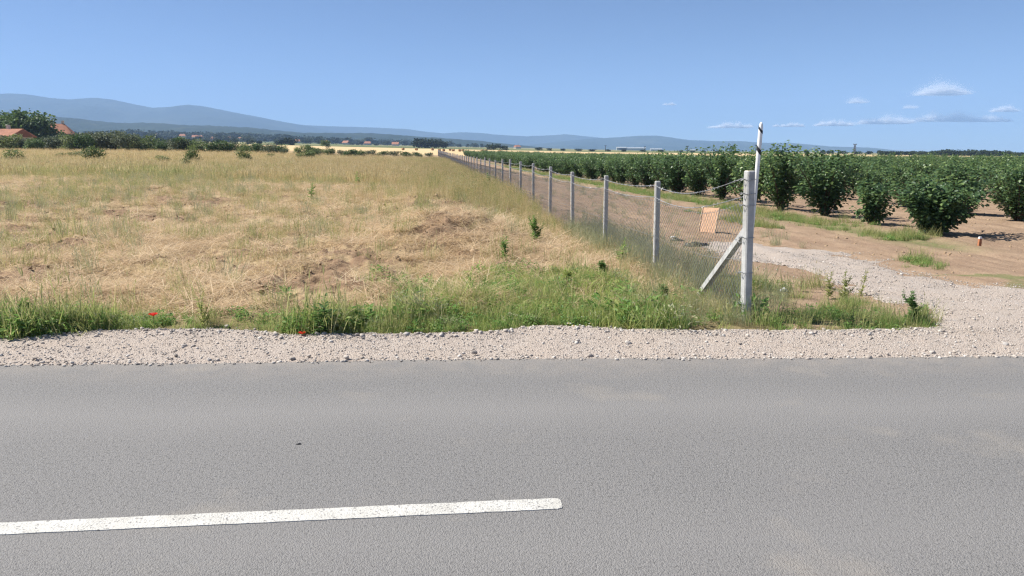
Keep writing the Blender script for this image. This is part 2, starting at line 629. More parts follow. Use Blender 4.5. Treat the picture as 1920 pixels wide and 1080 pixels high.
n = NT('asphalt')
P = n.pos()
g1 = n.vor(P, 150.0)
g2 = n.noise(P, 75.0, 3, .6)
g3 = n.noise(P, .8, 4, .6)
mp = n.n('Mapping', i_Scale=(.25, 1.6, 1))
n.l(P, mp.inputs['Vector'])
wear = n.noise(mp.outputs[0], .7, 3, .5)
base = n.mix(n.ramp(g2, [(.32, 0.0), (.68, 1.0)]), (.144, .141, .138), (.214, .209, .204))
base = n.mix(n.ramp(n.vor(P, 150.0, 'F1', 'Color'), [(.80, 0.0), (.97, .55)]), base, (.33, .32, .31))
base = n.mix(n.ramp(g3, [(.35, 0.0), (.7, .35)]), base, (.218, .211, .203))
base = n.mix(n.ramp(wear, [(.40, 0.0), (.65, .40)]), base, (.190, .185, .180))
base = n.mix(n.ramp(n.noise(P, 54.0, 3, .6), [(.53, 0.0), (.67, .62)]), base, (.066, .065, .065))
sx = n.n('SeparateXYZ')
n.l(P, sx.inputs[0])
across = n.math('SUBTRACT', sx.outputs['Y'], n.math('MULTIPLY', sx.outputs['X'], .03))
across = n.math('ADD', across, n.math('MULTIPLY', n.math('SUBTRACT', n.noise(P, .5, 3), .5), .5))
# polished wheel tracks, oil darkening between them, dust along the gravel edge
trk = n.ramp(n.math('MULTIPLY', across, .125), [(.10, 0.0), (.16, .5), (.22, 0.0), (.33, 0.0), (.38, .35), (.44, 0.0), (.53, 0.0), (.60, .65), (.66, .1), (.70, 0.0)])
base = n.mix(trk, base, (.222, .215, .208))
dust = n.math('MULTIPLY', n.ramp(n.math('MULTIPLY', across, .125), [(.68, 0.0), (.76, .55)]), n.ramp(n.noise(P, 5.0, 4), [(.3, .15), (.7, 1.0)]))
base = n.mix(dust, base, (.32, .28, .24))
stain = n.ramp(n.noise(P, 1.1, 4, .55), [(.58, 0.0), (.72, .45)])
base = n.mix(stain, base, (.29, .262, .225))
h = n.math('ADD', n.math('MULTIPLY', g1, -1.0), n.math('MULTIPLY', g2, .9))
M['asphalt'] = n.pbr(base, .82, .3, n.bump(h, .65, .007))
edge = road_edge(xs)
rows = [ys_near + (edge - ys_near) * k for k in np.linspace(0, 1, 26)]
rows += [edge + .012, edge + .02]


def road_z(X, Y):
    Z = np.zeros_like(X)
    Z[-2] = -.004
    Z[-1] = -.06
    return Z


road = tag(link('road', strip_mesh('road', rows, road_z, M['asphalt'])), 'grey asphalt country road', kind='structure')

# the painted dash, a thin raised film with a worn rounded end
n = NT('road_paint')
P = n.pos()
pits = n.ramp(n.noise(P, 75.0, 3, .6), [(.36, 1.0), (.43, 0.0)])
pcol = n.mix(n.ramp(n.noise(P, 6.0, 4), [(.3, 0.0), (.7, 1.0)]), (.42, .41, .375), (.55, .54, .505))
pcol = n.mix(pits, pcol, (.20, .195, .19))
M['paint'] = n.pbr(pcol, .7, .3, n.bump(n.vor(P, 105.0), .5, .006))
LA, LB = G(-260, 1004), G(1053, 944.5)
ld = (LB - LA).normalized()
ln_ = Vector((-ld.y, ld.x, 0))
mb = MB()
L = (LB - LA).length
k = int(L / .05)
top, bot = [], []
k += 10
for i in range(k + 1):
    t = min(i / (k - 10) * (L - .05), L - .05) + max(0, i - (k - 10)) * .005
    w = .058
    if t > L - .05:
        w *= max(.02, 1 - ((t - L + .05) / .052) ** 3) ** .5 * .6 + .4
    j1, j2 = (random.random() - .5) * .005, (random.random() - .5) * .005
    p = LA + ld * t
    top.append(p + ln_ * (w + j1))
    bot.append(p - ln_ * (w + j2))
vs = []
for zz in (.0, .004):
    vs += [(p.x, p.y, zz) for p in top] + [(p.x, p.y, zz) for p in bot]
K = k + 1
fs = [(2 * K + i, 3 * K + i, 3 * K + i + 1, 2 * K + i + 1) for i in range(k)]
fs += [(K + i, K + i + 1, 3 * K + i + 1, 3 * K + i) for i in range(k)] + [(i + 1, i, 2 * K + i, 2 * K + i + 1) for i in range(k)]
fs += [(k, K + k, 3 * K + k, 2 * K + k)]
mb.add(vs, fs)
mb.build('painted_line', M['paint'], road)

n = NT('gravel_bed')
P = n.pos()
v1 = n.vor(P, 80.0)
vc = n.vor(P, 80.0, 'F1', 'Color')
c1 = n.ramp(vc, [(0.0, (.29, .24, .205)), (.5, (.395, .34, .295)), (1.0, (.49, .445, .40))])
c1 = n.mix(n.ramp(n.noise(P, 2.2, 4), [(.35, 0.0), (.7, .8)]), c1, (.405, .34, .285))
c1 = n.mix(n.ramp(n.noise(P, 120.0, 2), [(.55, 0.0), (.75, .6)]), c1, (.26, .21, .18))
M['gravelbed'] = n.pbr(c1, .9, .2, n.bump(n.math('ADD', n.math('MULTIPLY', v1, -1.0), n.math('MULTIPLY', n.noise(P, 90.0, 2), .5)), .9, .011))
far_e = shoulder_edge(xs)
e0 = road_edge0(xs) - .25
fr = np.concatenate([np.linspace(0, .9, 22), np.linspace(.92, 1.0, 8)])
rows = [e0 + (far_e - e0) * k for k in fr] + [far_e + .06, far_e + .14]


def shoulder_z(X, Y):
    e, f = road_edge0(X), shoulder_edge0(X)
    k = np.clip((Y - e) / (f - e), 0, 1.3)
    z = -.016 + .02 * k + (fbm(X * 6, Y * 6, 51, 4) - .5) * .03 * sstep(0, .25, k)
    z += .02 * np.exp(-((k - .93) / .09) ** 2) * (1 - sstep(3.8, 4.3, X)) * (0.3 + fbm(X * 2.5, Y * 2.5, 52, 3))
    z = np.where(k <= 0, -.02, z)
    z[-1] = z[-2] - .1
    return z


shoulder = tag(link('gravel_shoulder', strip_mesh('gravel_shoulder', rows, shoulder_z, M['gravelbed'])), 'pale gravel shoulder along the far road edge', kind='structure')
# the shoulder under the viewer
rows = [ys_near + .05 - k for k in (0, .25, .5, .8, 1.2)][::-1]
tag(link('gravel_shoulder', strip_mesh('gravel_shoulder_near', rows, lambda X, Y: (fbm(X * 6, Y * 6, 53, 3) - .5) * .02 - .018, M['gravelbed'])), 'pale gravel shoulder along the near road edge', kind='structure')

# driveway gravel sheet
gx, gy = np.arange(2.6, 15.0, .07), np.arange(6.7, 14.5, .07)
DXX, DYY = np.meshgrid(gx, gy)
dd = drive_dist(DXX, DYY) + (fbm(DXX * 2.2, DYY * 2.2, 61, 4) - .5) * .9
ty = np.maximum(DYY, shoulder_edge0(DXX) + .4)
DZ = terrain(DXX, ty) * .6 + .035 * sstep(-.05, .35, dd) - .012 + (fbm(DXX * 7, DYY * 7, 62, 3) - .5) * .02 - .07 * (1 - sstep(-.2, .0, DYY - shoulder_edge0(DXX)))
ii = np.arange(DXX.size).reshape(DXX.shape)
F = np.stack([ii[:-1, :-1], ii[:-1, 1:], ii[1:, 1:], ii[1:, :-1]], -1).reshape(-1, 4)
ok = (dd.ravel()[F] > -.02).all(1) & (DYY.ravel()[F] > shoulder_edge0(DXX.ravel()[F]) - .25).all(1)
F = F[ok]
used, inv = np.unique(F, return_inverse=True)
Vd = np.stack([DXX, DYY, DZ], -1).reshape(-1, 3)[used]
tag(link('driveway', mesh_np('driveway', Vd, [inv.reshape(-1, 4)], M['gravelbed'], None, True)), 'pale gravel track turning in beside the fence corner', kind='structure')

# ------------------------------------------------------------------ hills and mountains
n = NT('forest_hill')
P = n.pos()
hc = n.ramp(n.noise(P, .012, 5), [(.35, (.012, .022, .010)), (.6, (.022, .034, .014)), (.74, (.06, .065, .03))])
M['hill'] = n.pbr(hc, .95, .05, n.bump(n.noise(P, .05, 4), 1.0, 8.0))
n = NT('mountain_side')
P = n.pos()
hc = n.ramp(n.noise(P, .0025, 6), [(.35, (.012, .022, .012)), (.55, (.020, .032, .016)), (.72, (.045, .052, .028))])
M['mountain'] = n.pbr(hc, .95, .05, n.bump(n.noise(P, .008, 5), 1.0, 40.0))


def ridge(name, label, prof, Y0, depth, front, mat, seed, amp, cols=(-500, 2420), step=5, rough_crest=.10):
    """a range of hills: rises from its foot at Y0 - front to the crest at Y0 and falls away behind"""
    px = np.arange(cols[0], cols[1], step, dtype=float)
    pr = np.interp(px, [p[0] for p in prof], [p[1] for p in prof])
    crest = np.array([zrow(Y0, r) for r in pr])
    tx = (px - 960) / FPX * CP
    ks = np.concatenate([np.linspace(-1, 0, 26), np.linspace(0.06, 1, 12)])
    rowsV = []
    for k in ks:
        Y = Y0 + (k * front if k < 0 else k * depth)
        X = tx * Y0 * (1 + (Y - Y0) / Y0 * .6)
        foot = base_z(X, np.full_like(X, Y0 - front)) - 3
        prof_k = (1 - k * k) if k > 0 else (0.5 + 0.5 * math.cos(math.pi * k)) ** 1.15
        nz = (fbm(X / (amp * 9), Y / (amp * 9) + px * 0, seed, 5) - .5) * amp * 2.2 * (4 * prof_k * (1 - prof_k) + .06)
        nz = nz + (fbm(X / 22, px * 0 + Y / 22, seed + 5, 2) - .5) * amp * rough_crest
        Zk = foot + np.maximum(crest - foot, 0) * prof_k + nz * np.clip((crest - foot) / (amp * 3), 0, 1)
        rowsV.append(np.stack([X, np.full_like(X, Y), Zk], -1))
    V = np.stack(rowsV)
    ny, nx = V.shape[:2]
    ii = np.arange(nx * ny).reshape(ny, nx)
    F = np.stack([ii[:-1, :-1], ii[:-1, 1:], ii[1:, 1:], ii[1:, :-1]], -1).reshape(-1, 4)
    return tag(link(name, mesh_np(name, V, [F], mat, None, True)), label, kind='structure')


ridge('mountain', 'high blue mountain massif on the horizon beyond the low wooded hills',
      [(-500, 200), (-200, 186), (0, 178), (50, 177), (80, 180), (110, 185), (150, 188), (200, 185), (225, 188), (262, 196), (300, 203), (335, 201), (362, 197), (385, 199), (420, 206), (460, 214), (500, 222), (540, 230), (575, 236), (610, 243), (660, 255), (720, 270), (800, 290), (2420, 300)],
      7000, 1000, 2600, M['mountain'], 71, 60)
ridge('mountain', 'pale far mountain chain along the middle of the horizon',
      [(-500, 232), (300, 232), (480, 230), (560, 234), (620, 237), (700, 239), (760, 242), (800, 247), (830, 250), (868, 248), (905, 250), (950, 254), (990, 256), (1030, 254), (1060, 252), (1090, 255), (1130, 259), (1170, 263), (1300, 275), (1500, 290), (2420, 300)],
      7800, 450, 1500, M['mountain'], 72, 40)
ridge('mountain', 'low blue hills on the horizon above the orchard',
      [(-500, 300), (800, 292), (960, 275), (1040, 266), (1110, 260), (1160, 258), (1195, 255), (1230, 255), (1262, 259), (1290, 263), (1340, 265), (1385, 265), (1420, 268), (1470, 268), (1510, 272), (1545, 275), (1600, 276), (1640, 280), (1690, 284), (1760, 285), (2000, 286), (2420, 285)],
      6400, 1200, 1900, M['mountain'], 73, 42)
ridge('hills', 'low dark wooded hills before the mountains',
      [(-500, 214), (0, 217), (100, 220), (135, 221), (180, 226), (230, 232), (300, 231), (350, 235), (420, 238), (470, 240), (500, 243), (540, 247), (580, 250), (640, 250), (700, 251), (760, 255), (830, 260), (900, 265), (960, 271), (1020, 277), (1070, 282), (1200, 290), (2420, 296)],
      3000, 700, 1100, M['hill'], 74, 24, step=3, rough_crest=.34)

# ------------------------------------------------------------------ clouds, above and beyond the haze
n = NT('cloud')
M['cloud'] = n.pbr((.96, .96, .96), .9, .0, transl=.5)


def ico(sub):
    import bmesh
    bm = bmesh.new()
    bmesh.ops.create_icosphere(bm, subdivisions=sub, radius=1)
    V = np.array([v.co[:] for v in bm.verts])
    F = np.array([[v.index for v in f.verts] for f in bm.faces])
    bm.free()
    return V, F


icoV, icoF = ico(3)
CY = 16000.0
clouds = [(1770, 169, 44, 19, 'brightest small white cumulus cloud, highest above the orchard'), (1608, 188, 14, 11, 'tiny round white cloud beside the brightest cumulus'),
          (1664, 226, 50, 13, 'flat pale cloud bank low over the orchard, ending beside a longer bank'), (1772, 221, 60, 14, 'widest flat pale cloud bank low over the orchard'),
          (1850, 224, 48, 9, 'thin trailing end of the widest low cloud bank'), (1566, 232, 38, 8, 'thin faint cloud streak just beyond the tall white marker pole'),
          (1370, 236, 38, 8, 'faint thin cloud just before the tip of the white marker pole'), (1885, 205, 24, 9, 'faint cloud puff at the edge of the picture above the cloud bank'),
          (1480, 235, 30, 5, 'faintest thin cloud streak beside the tip of the marker pole'), (1708, 200, 12, 6, 'small faint puff between the cumulus and the cloud bank'),
          (1256, 195, 10, 4, 'tiny lone wisp of cloud over the middle hills')]
for i, (px, py, wx, wz, lab) in enumerate(clouds):
    # a heap of tiny drifting flakes, dense in its puffs and thinning outwards, flat below
    r = np.random.default_rng(700 + i)
    kx = CY / FPX
    W, H = wx * kx, wz * kx
    cnt = int(wx * wz * 34) + 700
    nl = max(4, int(wx / 5))
    ux = np.linspace(-.8, .8, nl) + r.uniform(-.1, .1, nl)
    lr = r.uniform(.55, 1.0, nl) * (1 - .6 * ux ** 2)
    ids = r.choice(nl, cnt, p=lr / lr.sum())
    g = r.normal(0, .42, (cnt, 3))
    P_ = np.stack([ux[ids] * W + g[:, 0] * H * 1.1, g[:, 1] * H, np.abs(g[:, 2]) * H * 1.5 * lr[ids] * (1 - .35 * (r.uniform(size=cnt) < .3)) - H * .45 + g[:, 0] * H * .08], -1)
    nr_ = r.normal(0, .62, (cnt, 3)) + np.array(sun_dir)[None] * np.where(r.uniform(size=(cnt, 1)) < .5, 1, -1)
    D_ = np.cross(nr_, r.normal(0, 1, (cnt, 3)))
    U = nr_
    l_ = r.uniform(6, 12, cnt) * (1 if wx > 20 else .7)
    V, F, T = leaf_cloud(P_, D_, U, l_, l_ * .9, r.uniform(size=cnt), 0.0)
    o = link('cloud', mesh_np('cloud', V, [F], M['cloud'], T))
    o.location = AT(px, py, CY)
    tag(o, lab, 'cloud', 'small clouds over the orchard')

# ------------------------------------------------------------------ fence
n = NT('concrete')
P = n.obj()
cc = n.mix(n.ramp(n.noise(P, 9.0, 5), [(.3, 0.0), (.7, 1.0)]), (.34, .34, .335), (.52, .52, .505))
cc = n.mix(n.ramp(n.noise(P, 60.0, 3), [(.55, 0.0), (.75, .5)]), cc, (.30, .30, .29))
mpc = n.n('Mapping', i_Scale=(16, 16, 1.6))
n.l(P, mpc.inputs['Vector'])
cc = n.mix(n.ramp(n.noise(mpc.outputs[0], 1.0, 4), [(.50, 0.0), (.68, .6)]), cc, (.27, .255, .225))
M['concrete'] = n.pbr(cc, .85, .25, n.bump(n.noise(P, 70.0, 3), .5, .006))
M['wire'] = plain_mat('galvanised_wire', (.42, .43, .44), .5, .5, .35, 30, metal=.6)
M['oldtop'] = plain_mat('lichen', (.42, .38, .20), .9, .1, .4, 40)
fence = empty('fence', (F0[0], F0[1], 0), math.atan2(-FD[0], FD[1]))
tag(fence, 'long chain-link fence with concrete posts and barbed wire between dry field and orchard', 'fence')
SP_ = 3.07
heights = [1.53, 1.31, 1.30, 1.29, 1.35, 1.39, 1.41]


def post_mesh(name, h, w, d, foot=.35, bev=.012):
    """concrete post with chamfered edges and a slightly domed top"""
    prof = [(-w / 2 + bev, -d / 2), (w / 2 - bev, -d / 2), (w / 2, -d / 2 + bev), (w / 2, d / 2 - bev), (w / 2 - bev, d / 2), (-w / 2 + bev, d / 2), (-w / 2, d / 2 - bev), (-w / 2, -d / 2 + bev)]
    lev = [(-foot, 1), (0, 1), (h * .33, .995), (h * .66, .985), (h - bev, .975), (h, .80)]
    vs = [(x * k, y * k, z) for z, k in lev for x, y in prof]
    fs = [(i * 8 + j, i * 8 + (j + 1) % 8, (i + 1) * 8 + (j + 1) % 8, (i + 1) * 8 + j) for i in range(len(lev) - 1) for j in range(8)]
    fs += [tuple(range(7, -1, -1)), tuple((len(lev) - 1) * 8 + j for j in range(8))]
    mb = MB()
    mb.add(vs, fs)
    return mb.mesh(name, M['concrete'])


N_POST = 58
post_far = post_mesh('post', 1.42, .074, .080)
post_z = []
for i in range(N_POST):
    h = heights[i] if i < len(heights) else 1.42
    p = F0 + FD * SP_ * i
    gz = TZ(p[0], p[1]) if i else 0.0
    post_z.append(gz)
    if i == 0:
        me = post_mesh('corner_post', h, .080, .112)
    elif i < len(heights):
        me = post_mesh('post', h, .074, .080)
    else:
        me = post_far
    o = link('corner_post' if i == 0 else 'post', me, fence, (0, SP_ * i, gz))
    o.rotation_euler = (R(random.uniform(-.8, .8)), R(random.uniform(-.9, .5)) - (R(1.0) if i == 0 else 0), R(random.uniform(-4, 4)) if i else 0)
    if i == 0:
        corner = o
    if 6 < i:
        o.scale.z = 1 + random.uniform(-.03, .03)

# wire ties wrapped round the corner post
for zt in (1.44, 1.30, 1.185, .86, .50, .18):
    mb = MB()
    w, d = .080 / 2 + .003, .112 / 2 + .003
    mb.tube([(-w, -d, zt), (w, -d, zt + .004), (w, d, zt), (-w, d, zt + .004), (-w, -d, zt)], .0032, 5)
    mb.tube([(-w, -d * .2, zt), (-w - .03, -d * .4, zt + .012), (-w - .045, .01, zt - .006), (-w - .02, .03, zt + .014)], .004, 5)
    mb.tube([(-w, d * .4, zt + .006), (-w - .028, d * .6, zt - .01), (-w - .05, .0, zt + .012)], .0035, 5)
    mb.build('wire_tie', M['wire'], corner)
mb = MB()
mb.box((0, 0, 1.507), (.070, .100, .05), taper=.86)
mb.build('post_cap', M['oldtop'], corner)

# slanting concrete brace of the corner post
mb = MB()
a, b = Vector((-.02, .05, .93)), Vector((-.03, 1.22, .05))
dirb = (b - a)
rot = dirb.to_track_quat('Z', 'X').to_matrix()
mb.box((a + b) / 2, (.060, .062, dirb.length), rot)
mb.build('brace', M['concrete'], fence)
mb = MB()
mb.tube([(-.075, .08, .80), (.065, .08, .82), (.065, .20, .80), (-.075, .2, .82), (-.075, .08, .80)], .003, 5)
mb.build('wire_tie', M['wire'], fence)


def wire_line(mb, pts, r, barbs=0.0, n_=4):
    mb.tube(pts, r, n_, caps=False)
    if barbs > 0:
        acc = 0.0
        for a, b in zip(pts[:-1], pts[1:]):
            a, b = Vector(a), Vector(b)
            L = (b - a).length
            t = barbs - acc
            while t < L:
                p = a.lerp(b, t / L)
                for s in (-1, 1):
                    v = Vector((random.uniform(-1, 1), random.uniform(-.4, .4), random.uniform(-1, 1))).normalized() * .02
                    mb.tube([p - v, p + v], .0014, 3, caps=False)
                t += barbs
            acc = (acc + L) % barbs


# two barbed strands, each sagging from post to post
for drop, lab in ((.06, 'top strand'), (.22, 'lower strand')):
    mb = MB()
    for i in range(N_POST - 1):
        h0 = (heights[i] if i < 7 else 1.42) + post_z[i]
        h1 = (heights[i + 1] if i + 1 < 7 else 1.42) + post_z[i + 1]
        d0 = drop + (.03 if (i == 0 and drop > .1) else 0)
        seg = 12 if i < 8 else 3
        sag = .05 if i else .055
        pts = []
        for k in range(seg + 1):
            u = k / seg
            zz = (h0 - d0) * (1 - u) + (h1 - drop) * u - sag * 4 * u * (1 - u)
            if i == 0:
                zz -= .10 * math.sin(math.pi * u) * u ** .3
            pts.append((-.055 + (0 if 0 < k < seg else 0) + random.uniform(-1, 1) * (.004 if i < 8 else 0), SP_ * (i + u), zz))
        wire_line(mb, pts, .0042 if i < 6 else .004, .11 if i < 7 else 0, 4)
    o = mb.build('barbed_wire', M['wire'], fence)


def mesh_panel(L, top, r=.0019, pitch=.075, seg=10):
    """chain-link web of one bay: two families of slanting wires woven into diamonds"""
    mb = MB()
    H = 1.06
    step = pitch
    nlines = int((L + H) / step)
    for fam in (1, -1):
        for k in range(nlines + 1):
            c = k * step - (H if fam > 0 else 0)
            pts = []
            m = seg
            for q in range(m + 1):
                z = H * q / m
                y = c + z if fam > 0 else c - z + 0
                if -1e-6 <= y <= L + 1e-6:
                    sc = top(y / L) / H
                    pts.append((-.05 + .004 * fam * math.sin(q * 9.0) + .012 * math.sin(y * 2.1) * math.sin(z * 3), y, .02 + z * sc))
            if len(pts) > 1:
                mb.tube(pts, r, 3, caps=False)
    # selvage and tension wires
    for z in (0.02, .52, 1.0):
        mb.tube([(-.05, L * q / 8, .02 + (z - .02) * top(q / 8)) for q in range(9)], r * 1.2, 3, caps=False)
    return mb


first = mesh_panel(SP_, lambda u: 1.03 + .22 * max(0, 1 - u / .42) ** 1.6 - .03 * math.sin(math.pi * u), r=.0020).mesh('mesh_panel', M['wire'])
later = mesh_panel(SP_, lambda u: 1.04 - .03 * math.sin(math.pi * u), r=.0021).mesh('mesh_panel', M['wire'])
farp = mesh_panel(SP_, lambda u: 1.04 - .02 * math.sin(math.pi * u), r=.0024, pitch=.11, seg=5).mesh('mesh_panel', M['wire'])
for i in range(N_POST - 1):
    o = link('mesh_panel', first if i == 0 else (later if i < 12 else farp), fence, (0, SP_ * i, post_z[i]))
    o.rotation_euler = (math.atan2(post_z[i + 1] - post_z[i], SP_), 0, 0)

# ------------------------------------------------------------------ white marker pole leaning on the corner post
n = NT('white_pole_paint')
M['polewhite'] = n.pbr(n.mix(n.ramp(n.noise(n.obj(), 14.0, 4), [(.4, 0.0), (.75, .35)]), (.80, .80, .79), (.60, .58, .54)), .5, .4)
M['poleblack'] = plain_mat('black_band_paint', (.02, .02, .025), .55, .4, .3, 20)
base = F0 + FN * .028 + FD * .095
pole = empty('marker_pole', (base[0], base[1], -.02))
tag(pole, 'tall thin white marker pole with black bands leaning behind the fence corner post', 'pole')
tip = AT(1427.5, 229, 7.66) - Vector((base[0], base[1], -.02))
top_len = tip.length
axis = tip.normalized()
mb = MB()
levels = [0, .3, .7, .95, .975, .99, 1.0]
mb.tube([axis * top_len * k for k in levels], [.017, .019, .021, .022, .021, .016, .007], 14)
mb.build('shaft', M['polewhite'], pole, True)
for px_, py_, hh in ((1421, 281, .05), (1425.5, 243, .030)):
    q = AT(px_, py_, 7.66) - Vector((base[0], base[1], -.02))
    t = q.dot(axis)
    mb = MB()
    vs, fs, nseg = [], [], 14
    a_ = axis.cross(Vector((0, 1, 0))).normalized()
    b_ = axis.cross(a_)
    for lvl in (0, 1):
        for k in range(nseg):
            th = 2 * math.pi * k / nseg
            slope = .028 * math.cos(th + .6)
            vs.append(axis * (t + (lvl - .5) * hh + slope) + (a_ * math.cos(th) + b_ * math.sin(th)) * .0232)
    for k in range(nseg):
        fs.append((k, (k + 1) % nseg, nseg + (k + 1) % nseg, nseg + k))
    mb.add(vs, fs)
    mb.build('black_band', M['poleblack'], pole, True)

# ------------------------------------------------------------------ hazel orchard


def hazel_meshes(seed, h=1.62, spread=1.0, shoots=40, per=66, leaf=.080):
    r = np.random.default_rng(seed)
    mbs = MB()
    Ps, Ds = [], []
    for k in range(shoots):
        a = k * 2.399 + r.uniform(-.3, .3)
        lean = (r.uniform(.03, .75)) * spread
        L = h * r.uniform(.78, 1.08) / (math.cos(lean * .55) + .05)
        if k % 7 == 1:
            lean, L = r.uniform(.75, 1.0), h * r.uniform(.45, .6)
        pts = []
        for q in range(9):
            u = q / 8
            ang = lean * (.35 + .8 * u - .35 * u * u)
            rr = math.sin(ang) * L * u
            pts.append(np.array([math.cos(a) * (rr + .05), math.sin(a) * (rr + .05), math.cos(ang) * L * u * .97]))
        if k % 3 == 0:
            mbs.tube([tuple(p) for p in pts[:8]], [.022 * (1 - i / 9) for i in range(8)], 5, r.uniform())
        lo = r.uniform(.08, .24)
        us = lo + (1 - lo) * r.uniform(0, 1, per) ** .85
        for u in us:
            f = u * 8
            i = min(int(f), 7)
            p = pts[i] * (1 - f + i) + pts[i + 1] * (f - i)
            out = r.normal(0, 1, 3)
            out[2] *= .6
            out /= np.linalg.norm(out)
            side = out * r.uniform(.03, .17) * (1.1 - .45 * u)
            Ps.append(p + side)
            d = out * 1.0 + np.array([math.cos(a), math.sin(a), 0]) * .5 + np.array([0, 0, -.35])
            Ds.append(d)
    Ps, Ds = np.array(Ps), np.array(Ds)
    Ps[:, 2] = np.maximum(Ps[:, 2], .12)
    nn = len(Ps)
    U = np.tile(np.array([0, 0, 1.0]), (nn, 1)) + r.normal(0, .35, (nn, 3))
    ln = leaf * r.uniform(.7, 1.25, nn)
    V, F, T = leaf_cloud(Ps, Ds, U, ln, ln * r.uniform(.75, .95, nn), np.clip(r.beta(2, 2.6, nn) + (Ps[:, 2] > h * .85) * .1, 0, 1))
    fol = mesh_np('foliage', V, [F], M['hazel'], T)
    return mbs.mesh('stems', M['bark']), fol


hz = [hazel_meshes(100 + i, h=hh, spread=sp, shoots=sh) for i, (hh, sp, sh) in enumerate([(1.78, 1.0, 44), (1.90, .92, 44), (1.70, 1.1, 46), (1.96, .95, 48), (1.62, .9, 40), (1.80, 1.1, 50), (1.28, 1.25, 50)])]
hz_small = hazel_meshes(131, h=1.12, spread=.8, shoots=28, per=48, leaf=.08)
plants = []
rr_ = np.random.default_rng(55)
for row in range(-0, 46):
    off = ROW_OFF + row * ROW_GAP
    k0 = 0
    t0 = (14.75 - F0[1]) - .45 * row * 0 + (0 if row == 0 else rr_.uniform(-.4, .4)) + (.7 if row == 1 else 0)
    for k in range(84):
        t = t0 + k * PLANT_GAP
        if k > 0 and rr_.uniform() < .02:
            continue
        p = F0 + FD * (t + rr_.uniform(-.14, .14)) + FN * (off + rr_.uniform(-.12, .12))
        colx = 960 + FPX * p[0] / p[1] / CP
        if colx < 3400 and p[1] < 196:
            plants.append((p[0], p[1], row, k, colx))
plants.sort(key=lambda a: (0 if a[4] < 1950 else 1, a[1]))
near_pl, far_pl = plants[:300], plants[300:]


def nth(i):
    w = 'zeroth first second third fourth fifth sixth seventh eighth ninth tenth eleventh twelfth'.split()
    if i < len(w):
        return w[i]
    return '%d%s' % (i, 'th' if 10 < i % 100 < 20 else {1: 'st', 2: 'nd', 3: 'rd'}.get(i % 10, 'th'))


names = {}
special = {(0, 0): 'largest nearest hazel bush at the headland, above the little red stake', (0, 1): 'small narrow young hazel bush standing second in the first row',
           (0, 2): 'third hazel bush of the first row, wide above a narrow foot', (0, 3): 'fourth hazel bush of the first row, at the end of the bright grass strip',
           (0, 4): 'fifth hazel bush of the first row, just beside the white marker pole', (0, 5): 'sixth hazel bush of the first row, seen past the fence corner post',
           (1, 0): 'hazel bush behind the nearest one, first of the second row', (1, 1): 'second hazel bush of the second row from the headland', (0, 6): 'seventh hazel bush of the first row, seen through the first fence bay'}
for (x, y, row, k, cx) in near_pl:
    e = empty('hazel_bush', (x, y, TZ(x, y) - .02), rr_.uniform(0, 6.28), 1)
    sm, fm = hz[int(rr_.integers(0, 6))]
    s = rr_.uniform(.92, 1.08) * (.86 if row > 0 or k > 9 else 1.0)
    if (row, k) == (0, 1):
        sm, fm = hz_small
        s = 1.0
    if (row, k) == (0, 0):
        s = 1.02
        sm, fm = hz[6]
    wd_ = 1.08 if row == 0 else 1.18
    e.scale = (s * wd_ * rr_.uniform(.94, 1.08), s * wd_ * rr_.uniform(.94, 1.08), s)
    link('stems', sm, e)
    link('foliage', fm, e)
    lab = special.get((row, k), 'leafy hazel bush, %s from the headland in the %s row from the fence' % (nth(k + 1), nth(row + 1)))
    tag(e, lab, 'bush', 'hazel bushes planted in rows')


# ------------------------------------------------------------------ scatter of uncountable things
def proto_collection(name, meshes):
    c = bpy.data.collections.new(name)
    for i, me in enumerate(meshes):
        o = bpy.data.objects.new('%s_%02d' % (name, i), me)
        c.objects.link(o)
    return c


